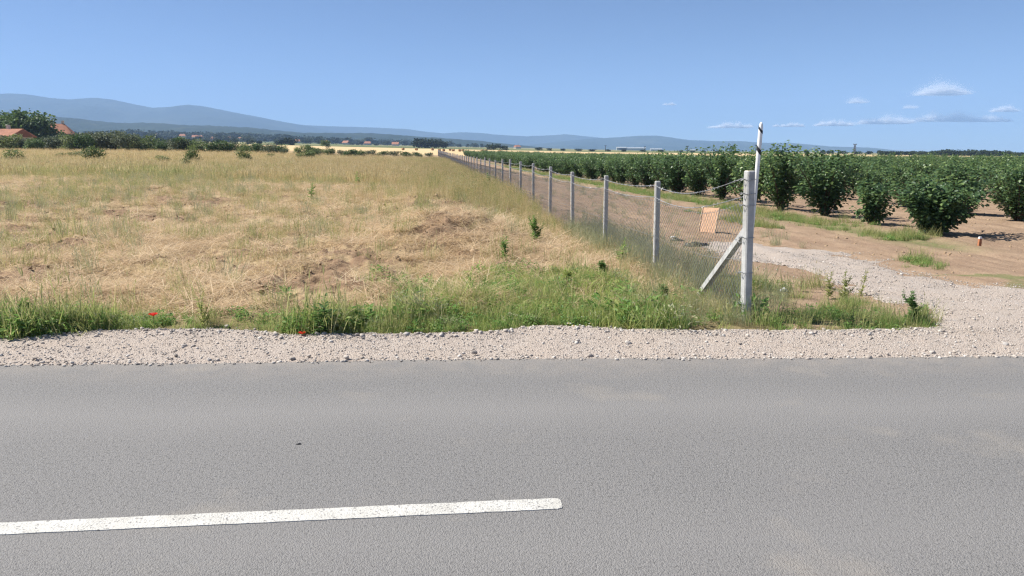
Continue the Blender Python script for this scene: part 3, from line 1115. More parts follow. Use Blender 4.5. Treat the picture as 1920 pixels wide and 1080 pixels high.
def scatter(name, label, cat, coll, P_, scale, rot, idx, parent=None):
    me = bpy.data.meshes.new(name)
    P_ = np.asarray(P_, np.float32)
    me.vertices.add(len(P_))
    me.vertices.foreach_set('co', P_.ravel())
    a = me.attributes.new('size', 'FLOAT_VECTOR', 'POINT')
    sc = np.asarray(scale, np.float32)
    if sc.ndim == 1:
        sc = np.repeat(sc[:, None], 3, 1)
    a.data.foreach_set('vector', sc.ravel())
    a = me.attributes.new('turn', 'FLOAT_VECTOR', 'POINT')
    a.data.foreach_set('vector', np.asarray(rot, np.float32).ravel())
    a = me.attributes.new('pick', 'INT', 'POINT')
    a.data.foreach_set('value', np.asarray(idx, np.int32))
    o = link(name, me, parent)
    g = bpy.data.node_groups.new(name, 'GeometryNodeTree')
    g.interface.new_socket('Geometry', in_out='INPUT', socket_type='NodeSocketGeometry')
    g.interface.new_socket('Geometry', in_out='OUTPUT', socket_type='NodeSocketGeometry')
    gi, go = g.nodes.new('NodeGroupInput'), g.nodes.new('NodeGroupOutput')
    ci = g.nodes.new('GeometryNodeCollectionInfo')
    ci.inputs['Collection'].default_value = coll
    ci.inputs['Separate Children'].default_value = True
    ci.inputs['Reset Children'].default_value = True
    ip = g.nodes.new('GeometryNodeInstanceOnPoints')
    ip.inputs['Pick Instance'].default_value = True

    def na(nm, dt):
        x = g.nodes.new('GeometryNodeInputNamedAttribute')
        x.data_type = dt
        x.inputs['Name'].default_value = nm
        return x.outputs[0]
    g.links.new(gi.outputs[0], ip.inputs['Points'])
    g.links.new(ci.outputs[0], ip.inputs['Instance'])
    g.links.new(na('pick', 'INT'), ip.inputs['Instance Index'])
    g.links.new(na('size', 'FLOAT_VECTOR'), ip.inputs['Scale'])
    g.links.new(na('turn', 'FLOAT_VECTOR'), ip.inputs['Rotation'])
    g.links.new(ip.outputs[0], go.inputs[0])
    m = o.modifiers.new('scatter', 'NODES')
    m.node_group = g
    return tag(o, label, cat, None, 'stuff')


def rotz(r, nn, tilt=0.1):
    return np.stack([r.normal(0, tilt, nn), r.normal(0, tilt, nn), r.uniform(0, 6.283, nn)], -1)


# the bushes beyond the first three hundred
rf = np.random.default_rng(77)
fp = np.array([(x, y) for x, y, *_ in far_pl])
both = []
for sm, fm in hz[:4]:
    me = fm.copy()
    both.append(fm)
hc_ = proto_collection('hazel_far', both)
scatter('hazel_bushes_far', 'distant hazel bushes filling the rest of the orchard rows', 'bushes', hc_,
        np.column_stack([fp, terrain(fp[:, 0], fp[:, 1])]), rf.uniform(.74, .88, len(fp)), rotz(rf, len(fp), .02), rf.integers(0, 4, len(fp)))

# ------------------------------------------------------------------ grass


def blades(mb, r, cnt, rad_, h, w, lean, curve=.6, heads=0.0, headw=.012, z0=-.02):
    for _ in range(cnt):
        a = r.uniform(0, 6.283)
        rr = rad_ * math.sqrt(r.uniform())
        p = Vector((math.cos(a) * rr, math.sin(a) * rr, z0))
        H = r.uniform(*h)
        W = r.uniform(*w)
        az_ = r.uniform(0, 6.283)
        le = abs(r.normal(0, lean)) if lean < 1.0 else r.uniform(1.15, 1.55)
        d = Vector((math.cos(az_), math.sin(az_), 0))
        s = Vector((-d.y, d.x, 0))
        fa = r.uniform(0, 6.283)
        s = (s * math.cos(fa) + d * math.sin(fa))
        pts = []
        ang = le * .4 if lean < 1.0 else le
        q = p.copy()
        for k in range(4):
            pts.append(q.copy())
            q = q + (Vector((0, 0, 1)) * math.cos(ang) + d * math.sin(ang)) * (H / 3)
            ang += le * curve
        t = r.uniform()
        hw = r.uniform() < heads
        ws = [W, W * .9, W * .7, 0] if not hw else [W * .7, W * .6, W * .6, W * .5]
        vs, fs = [], []
        for k in range(3):
            vs += [pts[k] + s * ws[k] / 2, pts[k] - s * ws[k] / 2]
        if hw:
            vs += [pts[3]]
            fs = [(0, 1, 3, 2), (2, 3, 5, 4), (4, 5, 6)]
            mb.add(vs, fs, t)
            dn = (pts[3] - pts[2]).normalized()
            ss = dn.cross(Vector((.3, .5, .7))).normalized()
            hl = r.uniform(.05, .11)
            e = pts[3]
            for sd in (ss, dn.cross(ss)):
                mb.add([e - dn * hl * .3, e + dn * hl * .1 + sd * headw / 2, e + dn * hl * .7, e + dn * hl * .1 - sd * headw / 2], [(0, 1, 2, 3)], min(1, t + .15))
        else:
            vs += [pts[3]]
            fs = [(0, 1, 3, 2), (2, 3, 5, 4), (4, 5, 6)]
            mb.add(vs, fs, t)


def tuft(seed, mat, **kw):
    mb = MB()
    blades(mb, np.random.default_rng(seed), **kw)
    return mb.mesh('tuft', mat)


def leafy(seed, mat, cnt=60, rad_=.16, h=.2, leaf=.05, narrow=.5):
    r = np.random.default_rng(seed)
    mb = MB()
    for _ in range(cnt):
        a = r.uniform(0, 6.283)
        rr = rad_ * math.sqrt(r.uniform())
        p = Vector((math.cos(a) * rr, math.sin(a) * rr, r.uniform(.0, h)))
        az_ = r.uniform(0, 6.283)
        d = Vector((math.cos(az_), math.sin(az_), r.uniform(-.3, .8)))
        ln = leaf * r.uniform(.6, 1.3)
        mb.leaf(p, d, Vector((r.normal(0, .3), r.normal(0, .3), 1)), ln, ln * narrow, r.uniform())
    return mb.mesh('leafy', mat)


def stalk(seed, mat, h=.7, leaves=26, leaf=.09, narrow=.25, branches=2):
    """upright weed: stem with leaves getting smaller upwards, some side branches"""
    r = np.random.default_rng(seed)
    mb = MB()

    def shoot(p0, d0, L, nl, lf):
        pts = [p0]
        d = d0.copy()
        for k in range(6):
            d = (d + Vector((r.normal(0, .07), r.normal(0, .07), .08))).normalized()
            pts.append(pts[-1] + d * L / 6)
        mb.tube(pts, [.005 * (1 - k / 8) for k in range(7)], 4, .5)
        for k in range(nl):
            u = r.uniform(.05, 1.0)
            f = u * 6
            i = min(int(f), 5)
            p = pts[i].lerp(pts[i + 1], f - i)
            a = r.uniform(0, 6.283)
            ln = lf * (1.25 - u * .85) * r.uniform(.7, 1.2)
            mb.leaf(p, Vector((math.cos(a), math.sin(a), r.uniform(-.1, .9))), Vector((0, 0, 1)), ln, ln * narrow * r.uniform(.8, 1.3), r.uniform())
        return pts
    main = shoot(Vector((0, 0, -.02)), Vector((r.normal(0, .08), r.normal(0, .08), 1)), h, leaves, leaf)
    for b in range(branches):
        i = int(r.integers(1, 4))
        a = r.uniform(0, 6.283)
        shoot(main[i], Vector((math.cos(a) * .7, math.sin(a) * .7, .8)).normalized(), h * r.uniform(.35, .6), leaves // 3, leaf * .7)
    return mb


T_dry = [tuft(200 + i, M['dry'], cnt=22, rad_=.19, h=(.16, .48), w=(.004, .007), lean=.5, heads=.4) for i in range(4)]
T_low = [tuft(210 + i, M['dry'], cnt=34, rad_=.24, h=(.05, .17), w=(.004, .008), lean=.75) for i in range(3)]
T_lit = [tuft(220 + i, M['straw'], cnt=75, rad_=.30, h=(.20, .55), w=(.004, .009), lean=1.3, curve=.06, z0=.012) for i in range(4)]
T_olv = [tuft(230 + i, M['olive'], cnt=42, rad_=.20, h=(.2, .5), w=(.005, .009), lean=.4, heads=.15) for i in range(3)]
T_grn = [tuft(240 + i, M['green'], cnt=42, rad_=.16, h=(.08, .26), w=(.004, .009), lean=.5) for i in range(4)]
T_lime = [tuft(246 + i, M['lime'], cnt=46, rad_=.18, h=(.10, .34), w=(.004, .009), lean=.7) for i in range(3)]
T_tall = [tuft(250 + i, M['olive'], cnt=40, rad_=.22, h=(.5, .95), w=(.005, .009), lean=.32, heads=.45, headw=.014) for i in range(3)] + \
         [tuft(255 + i, M['dry'], cnt=40, rad_=.22, h=(.5, .9), w=(.005, .009), lean=.35, heads=.5, headw=.014) for i in range(2)]
T_fd = [tuft(260 + i, M['dry'], cnt=46, rad_=.55, h=(.30, .7), w=(.014, .030), lean=.35, heads=.3, headw=.03) for i in range(3)]
T_fo = [tuft(264 + i, M['olive'], cnt=46, rad_=.55, h=(.25, .65), w=(.014, .030), lean=.4) for i in range(2)]
T_lf = [leafy(270 + i, M['green'], 70, .17, .16, .06, .5) for i in range(2)] + [leafy(273, M['greyweed'], 80, .18, .22, .045, .3), leafy(274, M['green'], 70, .17, .14, .05, .4)]
T_gw = [tuft(280 + i, M['greyweed'], cnt=46, rad_=.2, h=(.25, .6), w=(.005, .010), lean=.4, heads=.2) for i in range(2)]
T_wd = [stalk(290 + i, M['weed'], .55 + .12 * i, 34, .11, .28, 3).mesh('weed', M['weed']) for i in range(3)]

# pool of places over the field between road and skyline, thinner with distance
rp = np.random.default_rng(11)


def places(y0, y1, dens, xl=-.80, xr=.80, pad=1.5):
    """random points between depths y0 and y1, dens per square metre"""
    area = (y1 - y0) * ((xr - xl) * (y0 + y1) / 2 + 2 * pad)
    m = int(area * dens * 1.15)
    y = np.sqrt(rp.uniform(y0 ** 2, y1 ** 2, m))
    x = rp.uniform(xl, xr, m) * y + rp.uniform(-pad, pad, m)
    return x, y


def cols_of(x, y):
    return 960 + FPX * x / y / CP


def rows_of(x, y, z):
    dz = z - EYE
    return 540 - FPX * (y * SP + dz * CP) / (y * CP - dz * SP)


def put(name, label, cat, meshes, x, y, size, weights=None, tilt=.1, sink=0.0):
    m = len(x)
    coll = proto_collection(name + '_kind', meshes)
    w = None if weights is None else np.array(weights, float) / sum(weights)
    ids = rp.choice(len(meshes), m, p=w)
    z = terrain(x, y) - sink
    return scatter(name, label, cat, coll, np.column_stack([x, y, z]), size, rotz(rp, m, tilt), ids)


# standing dry grass of the field
X_, Y_ = [], []
for y0, y1, de in ((7.6, 12, 12), (12, 18, 10), (18, 28, 7.5), (28, 42, 4.6)):
    a, b = places(y0, y1, de)
    X_.append(a)
    Y_.append(b)
x, y = np.concatenate(X_), np.concatenate(Y_)
s, t = fence_st(x, y)
cov = fbm(x * .45, y * .45, 90, 4)
col = cols_of(x, y)
cl = fbm(x * 1.7, y * 1.7, 91, 3)
tall_ = sstep(.47, .60, cl) * (.22 + .5 * sstep(.45, .6, cov) + .5 * sstep(16, 26, y) * sstep(300, 620, col)) + .25 * sstep(24, 36, y)
pr = tall_ * 1.0 - soil_patch(x, y) * .9 - .25 * sstep(10.8, 9.2, y)
keep = (s < -.25) & (y - shoulder_edge0(x) > .75) & (rp.uniform(size=len(x)) < pr)
x, y, s, col = x[keep], y[keep], s[keep], col[keep]
sz = rp.uniform(.55, 1.15, len(x)) * (0.62 + .30 * sstep(12, 26, y)) * (.7 + .6 * fbm(x * .3, y * .3, 95, 2))
put('dry_grass', 'pale dry standing grass over the fallow field', 'grass', T_dry, x, y, sz, None, .12)
X_, Y_ = [], []
for y0, y1, de in ((7.6, 12, 12), (12, 18, 9), (18, 28, 6), (28, 42, 3.5)):
    a, b = places(y0, y1, de)
    X_.append(a)
    Y_.append(b)
x, y = np.concatenate(X_), np.concatenate(Y_)
s, t = fence_st(x, y)
keep = (s < -.25) & (y - shoulder_edge0(x) > .6) & (rp.uniform(size=len(x)) < .25 + .7 * sstep(.4, .6, fbm(x * 1.3, y * 1.3, 89, 3)) - .6 * soil_patch(x, y))
x, y = x[keep], y[keep]
put('stubble', 'low dry stubble and matted grass over the fallow field', 'grass', T_low + T_olv[:1], x, y, rp.uniform(.6, 1.2, len(x)) * .8, [3, 3, 3, 1.3], .12)

# flattened straw lying over the near field
a, b = places(7.6, 17, 16)
a2, b2 = places(17, 36, 6.5)
x, y = np.concatenate([a, a2]), np.concatenate([b, b2])
s, t = fence_st(x, y)
keep = (s < -.3) & (y - shoulder_edge0(x) > .6) & (rp.uniform(size=len(x)) < .40 + .7 * sstep(.4, .6, fbm(x * .6, y * .6, 97, 3)) - .75 * soil_patch(x, y))
x, y = x[keep], y[keep]
put('straw_litter', 'flattened dead straw lying over the soil of the fallow field', 'straw', T_lit, x, y, rp.uniform(.6, 1.2, len(x)), None, .10)

# olive grass: broad greener band across the left of the field and patches elsewhere
X_, Y_ = [], []
for y0, y1, de in ((8.0, 14, 5), (14, 24, 5), (24, 42, 4.5)):
    a, b = places(y0, y1, de)
    X_.append(a)
    Y_.append(b)
x, y = np.concatenate(X_), np.concatenate(Y_)
s, t = fence_st(x, y)
col = cols_of(x, y)
row = rows_of(x, y, terrain(x, y))
band = sstep(560, 300, col) * np.exp(-((row - (385 - .13 * col)) / 26) ** 2)
pr = .06 + .9 * band + .6 * sstep(.55, .66, fbm(x * .5, y * .5, 99, 3)) * (1 - soil_patch(x, y))
keep = (s < -.3) & (y - shoulder_edge0(x) > .7) & (rp.uniform(size=len(x)) < pr)
x, y = x[keep], y[keep]
put('olive_grass', 'olive green grass patches in the dry field', 'grass', T_olv + T_gw[:1], x, y, rp.uniform(.45, .95, len(x)), None, .12)

# far grass of the field, coarser clumps
X_, Y_ = [], []
for y0, y1, de in ((40, 60, 2.6), (60, 85, 1.5), (85, 130, .75)):
    a, b = places(y0, y1, de, -.78, .1)
    X_.append(a)
    Y_.append(b)
x, y = np.concatenate(X_), np.concatenate(Y_)
s, t = fence_st(x, y)
keep = (s < -.4)
x, y, s = x[keep], y[keep], s[keep]
col = cols_of(x, y)
row = rows_of(x, y, terrain(x, y))
olive = rp.uniform(size=len(x)) < .16 + .8 * sstep(600, 200, col) * np.exp(-((row - (352 - .05 * col)) / 22) ** 2)
szf = rp.uniform(.6, 1.1, len(x))
put('far_dry_grass', 'pale dry grass at the far end of the fallow field', 'grass', T_fd, x[~olive], y[~olive], szf[~olive], None, .08)
put('far_olive_grass', 'greener grass tufts at the far end of the fallow field', 'grass', T_fo, x[olive], y[olive], szf[olive], None, .08)

# tall grass along the fence
m = 5200
t = rp.uniform(0, 1, m) ** 1.5 * 110 + .2
s = -np.abs(rp.normal(0, 1.0, m)) * (.8 + .9 * sstep(8, 20, t) + .012 * t) - .05
p = F0 + FD * t[:, None] + FN * s[:, None]
x, y = p[:, 0], p[:, 1]
keep = (y < 120) & (rp.uniform(size=m) < .14 + .86 * sstep(5, 15, t)) & (y - shoulder_edge0(x) > .5)
x, y, t = x[keep], y[keep], t[keep]
put('fence_grass', 'tall yellow green seeding grass along the foot of the fence', 'grass', T_tall, x, y, rp.uniform(.5, 1.0, len(x)) * (.28 + .62 * sstep(7, 20, t)), [2, 2, 2, 4, 4], .14)
# grey green growth just inside the fence and round its corner
m = 620
t = rp.uniform(0, 1, m) * 8.5 + .15
s = rp.normal(.15, .42, m)
p = F0 + FD * t[:, None] + FN * s[:, None]
x, y = p[:, 0], p[:, 1]
keep = (drive_dist(x, y) < .1) & (y - shoulder_edge0(x) > .15) & (s > -.4)
x2, y2 = rp.uniform(1.25, 2.45, 150), rp.uniform(7.25, 8.6, 150)
x, y = np.concatenate([x[keep], x2]), np.concatenate([y[keep], y2])
put('corner_weeds', 'grey green weeds crowding the first bays of the fence', 'weeds', T_gw + T_lf[2:3] + T_dry[:2] + T_lit[:1], x, y, rp.uniform(.35, .75, len(x)) * (.65 + .45 * sstep(8.0, 9.5, y)), [4, 4, 3, 2.5, 2.5, 2], .15)

# green verge beside the gravel
m = 3200
x = rp.uniform(-6.5, 2.55, m)
dy = np.abs(rp.normal(0, .55, m)) * (.45 + .75 * sstep(-1.6, -.2, x)) * (.55 + .9 * fbm(x * .9, x * 0, 103, 2)) + .03
y = shoulder_edge0(x) + dy
gap = fbm(x * 1.4, y * .4, 104, 3)
keep = (rp.uniform(size=m) < (.20 + sstep(.44, .58, gap)) * (1 - .6 * sstep(1.3, 2.0, x))) & (fence_st(x, y)[0] < .2)
x, y, dy = x[keep], y[keep], dy[keep]
sz = rp.uniform(.4, 1.0, len(x)) * (.62 + .8 * sstep(.42, .65, fbm(x * 1.6, y * 1.6, 105, 2)))
sz *= np.where(dy < .12, .6, 1)
put('verge_grass', 'green roadside grass at the edge of the gravel', 'grass', T_grn + T_lf + T_olv[:1] + T_lime[:2] + T_low[:1], x, y, sz, [3, 3, 3, 3, 2, 2, 2, 2, 3, 2.5, 2.5, 2], .2)
# lush patch between the field and the fence corner
m = 1900
c0 = G(1010, 560)
x = rp.normal(c0.x + .45, 1.15, m)
y = rp.uniform(7.4, 10.2, m)
s, t = fence_st(x, y)
keep = (s < -.1) & (rp.uniform(size=m) < (1.1 - (y - 7.4) / 3.3) * (1 - .75 * sstep(1.2, 1.9, x))) & (x > -1.9)
x, y = x[keep], y[keep]
put('lush_grass', 'lush yellow green grass and herbs before the fence corner', 'grass', T_grn + T_lf[:1] + T_lf[3:] + T_lime, x, y, rp.uniform(.35, .85, len(x)), [2, 2, 2, 2, 3, 4, 4, 4, 4], .25)
# green island right of the corner post, strip along the first orchard row, tufts on the track
m = 950
x, y = rp.uniform(2.3, 5.2, m), rp.uniform(6.9, 9.6, m)
s, t = fence_st(x, y)
keep = (s > .1) & (drive_dist(x, y) < .12) & (y - shoulder_edge0(x) > .0) & (fbm(x * 1.3, y * 1.6, 107, 3) + .25 * sstep(8.2, 7.2, y) > .57)
X_, Y_ = [x[keep]], [y[keep]]
m = 3400
t = rp.uniform(0, 1, m) ** 1.4 * 75 + 6.5
s = ROW_OFF - 1.05 + rp.normal(0, .30, m) + .25 * (fbm(t * .35, t * 0, 108, 2) - .5)
p = F0 + FD * t[:, None] + FN * s[:, None]
keep = (fbm(p[:, 0] * .6, p[:, 1] * .6, 109, 3) > .33) & (p[:, 1] > 13.4)
X_.append(p[keep, 0])
Y_.append(p[keep, 1])
m = 700
t = rp.uniform(3, 14, m)
s = ROW_OFF - 2.75 + rp.normal(0, .16, m)
p = F0 + FD * t[:, None] + FN * s[:, None]
keep = (fbm(p[:, 0] * .8, p[:, 1] * .8, 111, 3) > .54) & (drive_dist(p[:, 0], p[:, 1]) < 0)
X_.append(p[keep, 0])
Y_.append(p[keep, 1])
x, y = np.concatenate(X_), np.concatenate(Y_)
put('orchard_grass', 'short green grass along the orchard edge and beside the gravel track', 'grass', T_grn + T_lf[:1] + T_olv[:2], x, y, rp.uniform(.3, .68, len(x)), [2, 2, 2, 2, 1.5, 2, 2], .2)
# sparse dry weeds over the bare strip inside the fence
m = 1600
t = rp.uniform(0, 1, m) ** 1.5 * 60 + 4
s = rp.uniform(.4, 5.2, m)
p = F0 + FD * t[:, None] + FN * s[:, None]
x, y = p[:, 0], p[:, 1]
keep = (drive_dist(x, y) < 0) & (y > 11) & (fbm(s * 1.2, t * .18, 113, 3) > .47)
x, y = x[keep], y[keep]
put('track_stubble', 'thin dry stubble over the brown strip inside the fence', 'grass', T_low + T_gw[:1], x, y, rp.uniform(.3, .6, len(x)), None, .15)

# ------------------------------------------------------------------ stones and clods
n = NT('gravel_stone')
r_ = n.n('ObjectInfo').outputs['Random']
sc_ = n.ramp(r_, [(0.0, (.24, .21, .18)), (.25, (.36, .315, .275)), (.6, (.45, .405, .36)), (.85, (.55, .52, .48)), (1.0, (.29, .28, .27))])
M['stone'] = n.pbr(n.mix(n.ramp(n.noise(n.obj(), 3.0, 3), [(.4, .1), (.7, .45)]), sc_, (.43, .385, .34)), .85, .2)
n = NT('clod')
M['clod'] = n.pbr(n.mix(n.noise(n.pos(), 14.0, 4), (.27, .19, .12), (.42, .31, .20)), .95, .1, n.bump(n.noise(n.pos(), 40.0, 3), .8, .02))


def rock(seed, mat, sub=2, sq=(1, .8, .6), rough=.22):
    r = np.random.default_rng(seed)
    V, F = ico(sub)
    V = V + (np.stack([vnoise(V[:, 0] * 1.7 + seed, V[:, 1] * 1.7 + V[:, 2] * 1.3, seed + k) for k in range(3)], -1) - .5) * 2 * rough * 1.6
    for _ in range(4):          # knock flat facets off
        d = r.normal(0, 1, 3)
        d /= np.linalg.norm(d)
        h = V @ d
        V = V - np.outer(np.maximum(h - .72, 0), d)
    V = V * np.array(sq)
    return mesh_np('rock', V, [F], mat)


rocks1 = [rock(300 + i, M['stone'], 1, (1, .85, .6)) for i in range(6)]
rocks2 = [rock(310 + i, M['stone'], 2, (1, .8, .62)) for i in range(5)]
clods = [rock(320 + i, M['clod'], 2, (1, .9, .6), .4) for i in range(5)]

m = 19000
x = rp.uniform(-5.6, 5.9, m)
k = rp.uniform(-.02, 1.05, m)
edge_ = (rp.uniform(size=m) < .13) & (x < 4.2)
k = np.where(edge_, 0.93 + rp.normal(0, .07, m), k)
edge2 = rp.uniform(size=m) < .08
k = np.where(edge2, rp.normal(.04, .07, m), k)
y = road_edge0(x) + (shoulder_edge0(x) - road_edge0(x)) * k
stray = rp.uniform(size=m) < .05
k = np.where(stray, -np.abs(rp.normal(0, .22, m)), k)
keep = ((k > -.06) | stray) & (k < 1.12) & (rp.uniform(size=m) < .35 + fbm(x * 1.5, y * 3, 121, 3))
x, y, k, eg = x[keep], y[keep], k[keep], (edge_ | edge2)[keep]
sz = np.where(eg, rp.gamma(2.0, .0038, len(x)), rp.gamma(2.0, .0018, len(x))) + .0026
z = shoulder_z(np.stack([x, x]), np.stack([y, y]))[0] + sz * .2
z = np.where(k < 0, .004, z)
scatter('gravel', 'pale crushed stones strewn over the gravel shoulder', 'gravel', proto_collection('gravel_kind', rocks1), np.column_stack([x, y, z]), sz, np.stack([rp.uniform(-.5, .5, len(x)), rp.uniform(-.5, .5, len(x)), rp.uniform(0, 6.28, len(x))], -1), rp.integers(0, 6, len(x)))
m = 26000
x, y = rp.uniform(2.6, 9.5, m), rp.uniform(6.9, 12.8, m)
dr = drive_dist(x, y) + (fbm(x * 2.2, y * 2.2, 61, 4) - .5) * .9
keep = (dr > -.05 - .25 * (rp.uniform(size=m) < .1)) & (x < .72 * y + .5)
x, y = x[keep], y[keep]
sz = rp.gamma(1.8, .0022, len(x)) + .0026
z = terrain(x, np.maximum(y, shoulder_edge0(x) + .4)) * .6 + .023 + sz * .15
scatter('gravel', 'grey crushed stones covering the track beside the fence corner', 'gravel', proto_collection('track_gravel_kind', rocks1), np.column_stack([x, y, z]), sz, np.stack([rp.uniform(-.5, .5, len(x)), rp.uniform(-.5, .5, len(x)), rp.uniform(0, 6.28, len(x))], -1), rp.integers(0, 6, len(x)))

# larger loose stones one can pick out
big = [(1083, 640, .034), (1170, 621, .040), (1177, 643, .045), (1158, 659, .022), (1000, 618, .030), (1270, 622, .035), (1360, 623, .04), (1300, 623, .026), (66, 673, .03), (80, 680, .035), (180, 632, .035),
       (190, 622, .05), (425, 613, .05), (620, 642, .04), (580, 668, .035), (650, 671, .05), (345, 649, .045), (135, 681, .03), (700, 626, .04), (760, 628, .045), (850, 628, .045), (920, 624, .05), (985, 617, .06), (1020, 615, .05),
       (890, 662, .045), (870, 664, .03), (1790, 661, .03), (1885, 646, .05), (1545, 618, .03), (1600, 622, .05), (1640, 621, .04), (500, 628, .05), (540, 632, .04), (565, 632, .03), (240, 668, .03), (330, 667, .035), (1410, 627, .04), (1255, 627, .03)]
big.sort()
for i, (px, py, r0) in enumerate(big):
    p = G(px, py)
    o = link('stone', rocks2[i % 5])
    o.location = (p.x, p.y, .006)
    r0 *= .72
    o.scale = (r0 * random.uniform(.8, 1.1), r0 * random.uniform(.8, 1), r0 * random.uniform(.7, 1))
    o.rotation_euler = (random.uniform(-.3, .3), random.uniform(-.3, .3), random.uniform(0, 6.3))
    tag(o, 'loose pale stone on the gravel shoulder, %s from the left' % nth(i + 1), 'stone', 'loose stones on the gravel shoulder')
p = G(560, 833)
o = link('stone', rock(340, M['poleblack'], 2, (1, .55, .35)))
o.location, o.scale = (p.x, p.y, .002), (.017, .017, .017)
tag(o, 'tiny dark pebble alone on the grey asphalt', 'stone')

# soil clods in the field
x, y = places(8.2, 24, 10, -.75, .2)
s, t = fence_st(x, y)
keep = (s < -.6) & (y - shoulder_edge0(x) > .9) & (rp.uniform(size=len(x)) < soil_patch(x, y) + .04)
x, y = x[keep], y[keep]
sz = rp.gamma(2.0, .009, len(x)) + .008
scatter('soil_clods', 'brown ploughed soil clods showing through the dry grass', 'clods', proto_collection('clod_kind', clods), np.column_stack([x, y, terrain(x, y) + sz * .15]), sz, np.stack([rp.uniform(-1, 1, len(x)), rp.uniform(-1, 1, len(x)), rp.uniform(0, 6.28, len(x))], -1), rp.integers(0, 5, len(x)))
x, y = places(9.5, 26, 6, -.05, .78)
s, t = fence_st(x, y)
keep = (s > .8) & (drive_dist(x, y) < -.1) & (fbm(x * .7, y * .7, 133, 3) > .42)
x, y = x[keep], y[keep]
sz = rp.gamma(2.2, .006, len(x)) + .006
scatter('soil_crumbs', 'small dry soil crumbs over the brown orchard ground', 'clods', proto_collection('crumb_kind', [rock(350 + i, M['clod'], 1, (1, .9, .6), .3) for i in range(4)]), np.column_stack([x, y, terrain(x, y)]), sz, np.stack([rp.uniform(-1, 1, len(x)), rp.uniform(-1, 1, len(x)), rp.uniform(0, 6.28, len(x))], -1), rp.integers(0, 4, len(x)))

# ------------------------------------------------------------------ weeds one can point at
def weed(px, py, h, label, seed, mat='weed', leaves=40, leaf=.1, narrow=.3, branches=3, flower=None, name='weed'):
    p = G(px, py)
    e = empty(name, (p.x, p.y, TZ(p.x, p.y)), seed * 1.3)
    mb = stalk(seed, None, h, leaves, leaf, narrow, branches)
    lm = MB()
    sm = MB()
    lm.v = sm.v = mb.v
    for f, t in zip(mb.f, mb.t):
        (lm if len(f) == 4 and t != .5 else sm).f.append(f)
        (lm if len(f) == 4 and t != .5 else sm).t.append(t)
    for m_, nm, ma in ((lm, 'leaves', M[mat]), (sm, 'stem', M['drystem'] if mat == 'greyweed' else M['stem'])):
        me = m_.mesh(nm, ma)
        import bmesh
        bm = bmesh.new()
        bm.from_mesh(me)
        bmesh.ops.delete(bm, geom=[v for v in bm.verts if not v.link_faces], context='VERTS')
        bm.to_mesh(me)
        bm.free()
        link(nm, me, e)
    return tag(e, label, 'weed')


weed(612, 627, .46, 'tall branching dark green weed at the gravel edge among grass', 401, 'weed', 46, .13, .32, 5)
weed(540, 562, .16, 'small dark leafy sprig standing alone on the flattened straw', 402, 'weed', 14, .14, .3, 0)
weed(1005, 466, .50, 'dense bright green cone shaped weed in dry grass near the fence', 403, 'green', 190, .11, .3, 3)
weed(948, 500, .40, 'leafy green weed left of the cone shaped weed by the fence', 404, 'green', 60, .10, .3, 4)
weed(880, 552, .32, 'slim upright green weed at the back of the lush verge', 405, 'green', 40, .1, .25, 3)
weed(1552, 558, .36, 'yellowish upright dock weed by the gravel track, first of three', 406, 'olive', 60, .07, .35, 4)
weed(1581, 566, .40, 'forked yellowish dock weed by the gravel track, middle of three', 407, 'olive', 70, .07, .4, 4)
weed(1613, 556, .36, 'slim yellowish dock weed by the gravel track, last of three', 408, 'olive', 44, .06, .35, 1)
weed(1501, 548, .34, 'thin grey weed stalk left of the three dock weeds', 409, 'greyweed', 30, .06, .25, 2)
weed(1709, 604, .36, 'bushy blue green weed alone in the gravel where the track meets the shoulder', 410, 'weed', 90, .07, .5, 5)
weed(1165, 500, .45, 'bright green weed between the second and third fence posts', 411, 'green', 80, .1, .3, 3)
weed(583, 378, .60, 'green weed clump in the middle of the dry field', 412, 'green', 50, .16, .35, 4)
weed(671, 352, .65, 'far green weed standing out of the pale dry grass', 413, 'green', 50, .18, .35, 4)
weed(846, 372, .75, 'slender olive weed in tall grass left of the far fence', 414, 'greyweed', 60, .14, .3, 3)
weed(917, 362, .85, 'dark green weed against the foot of the far fence posts', 415, 'weed', 90, .16, .35, 3)
weed(1060, 548, .26, 'yellow green herb in the lush patch before the fence', 416, 'lime', 90, .09, .4, 5)
weed(1130, 525, .24, 'broad bright green herb below the third fence post', 417, 'green', 110, .09, .45, 6)
weed(1240, 570, .22, 'low leafy herb between lush grass and the fence brace', 418, 'weed', 70, .1, .4, 4)
weed(45, 622, .34, 'bluish green bushy weed at the picture edge on the verge', 419, 'green', 120, .12, .35, 6)
weed(385, 612, .34, 'greyish green weed rising from the verge left of the middle', 420, 'lime', 80, .07, .2, 6)

# broad-leaved burdock at the verge
p = G(95, 623)
e = tag(empty('burdock', (p.x, p.y, TZ(p.x, p.y) - .01)), 'low burdock with broad pale green leaves at the gravel edge', 'plant')
rb = np.random.default_rng(5)
M['broad'] = leaf_mat('broad_leaf', [(0, (.07, .15, .05)), (1, (.16, .28, .10))], .5, .35, .25)
for i in range(11):
    a = i * .57 + .2
    mb = MB()
    d = Vector((math.cos(a), math.sin(a), rb.uniform(.25, .9)))
    q = Vector((0, 0, .02)) + d * .05
    ln = rb.uniform(.12, .2)
    mb.leaf(q, d + Vector((0, 0, -.2)), Vector((0, 0, 1)), ln, ln * .75, rb.uniform(), .15)
    mb.tube([Vector((0, 0, 0)), q], .004, 4)
    mb.build('leaf', M['broad'], e)


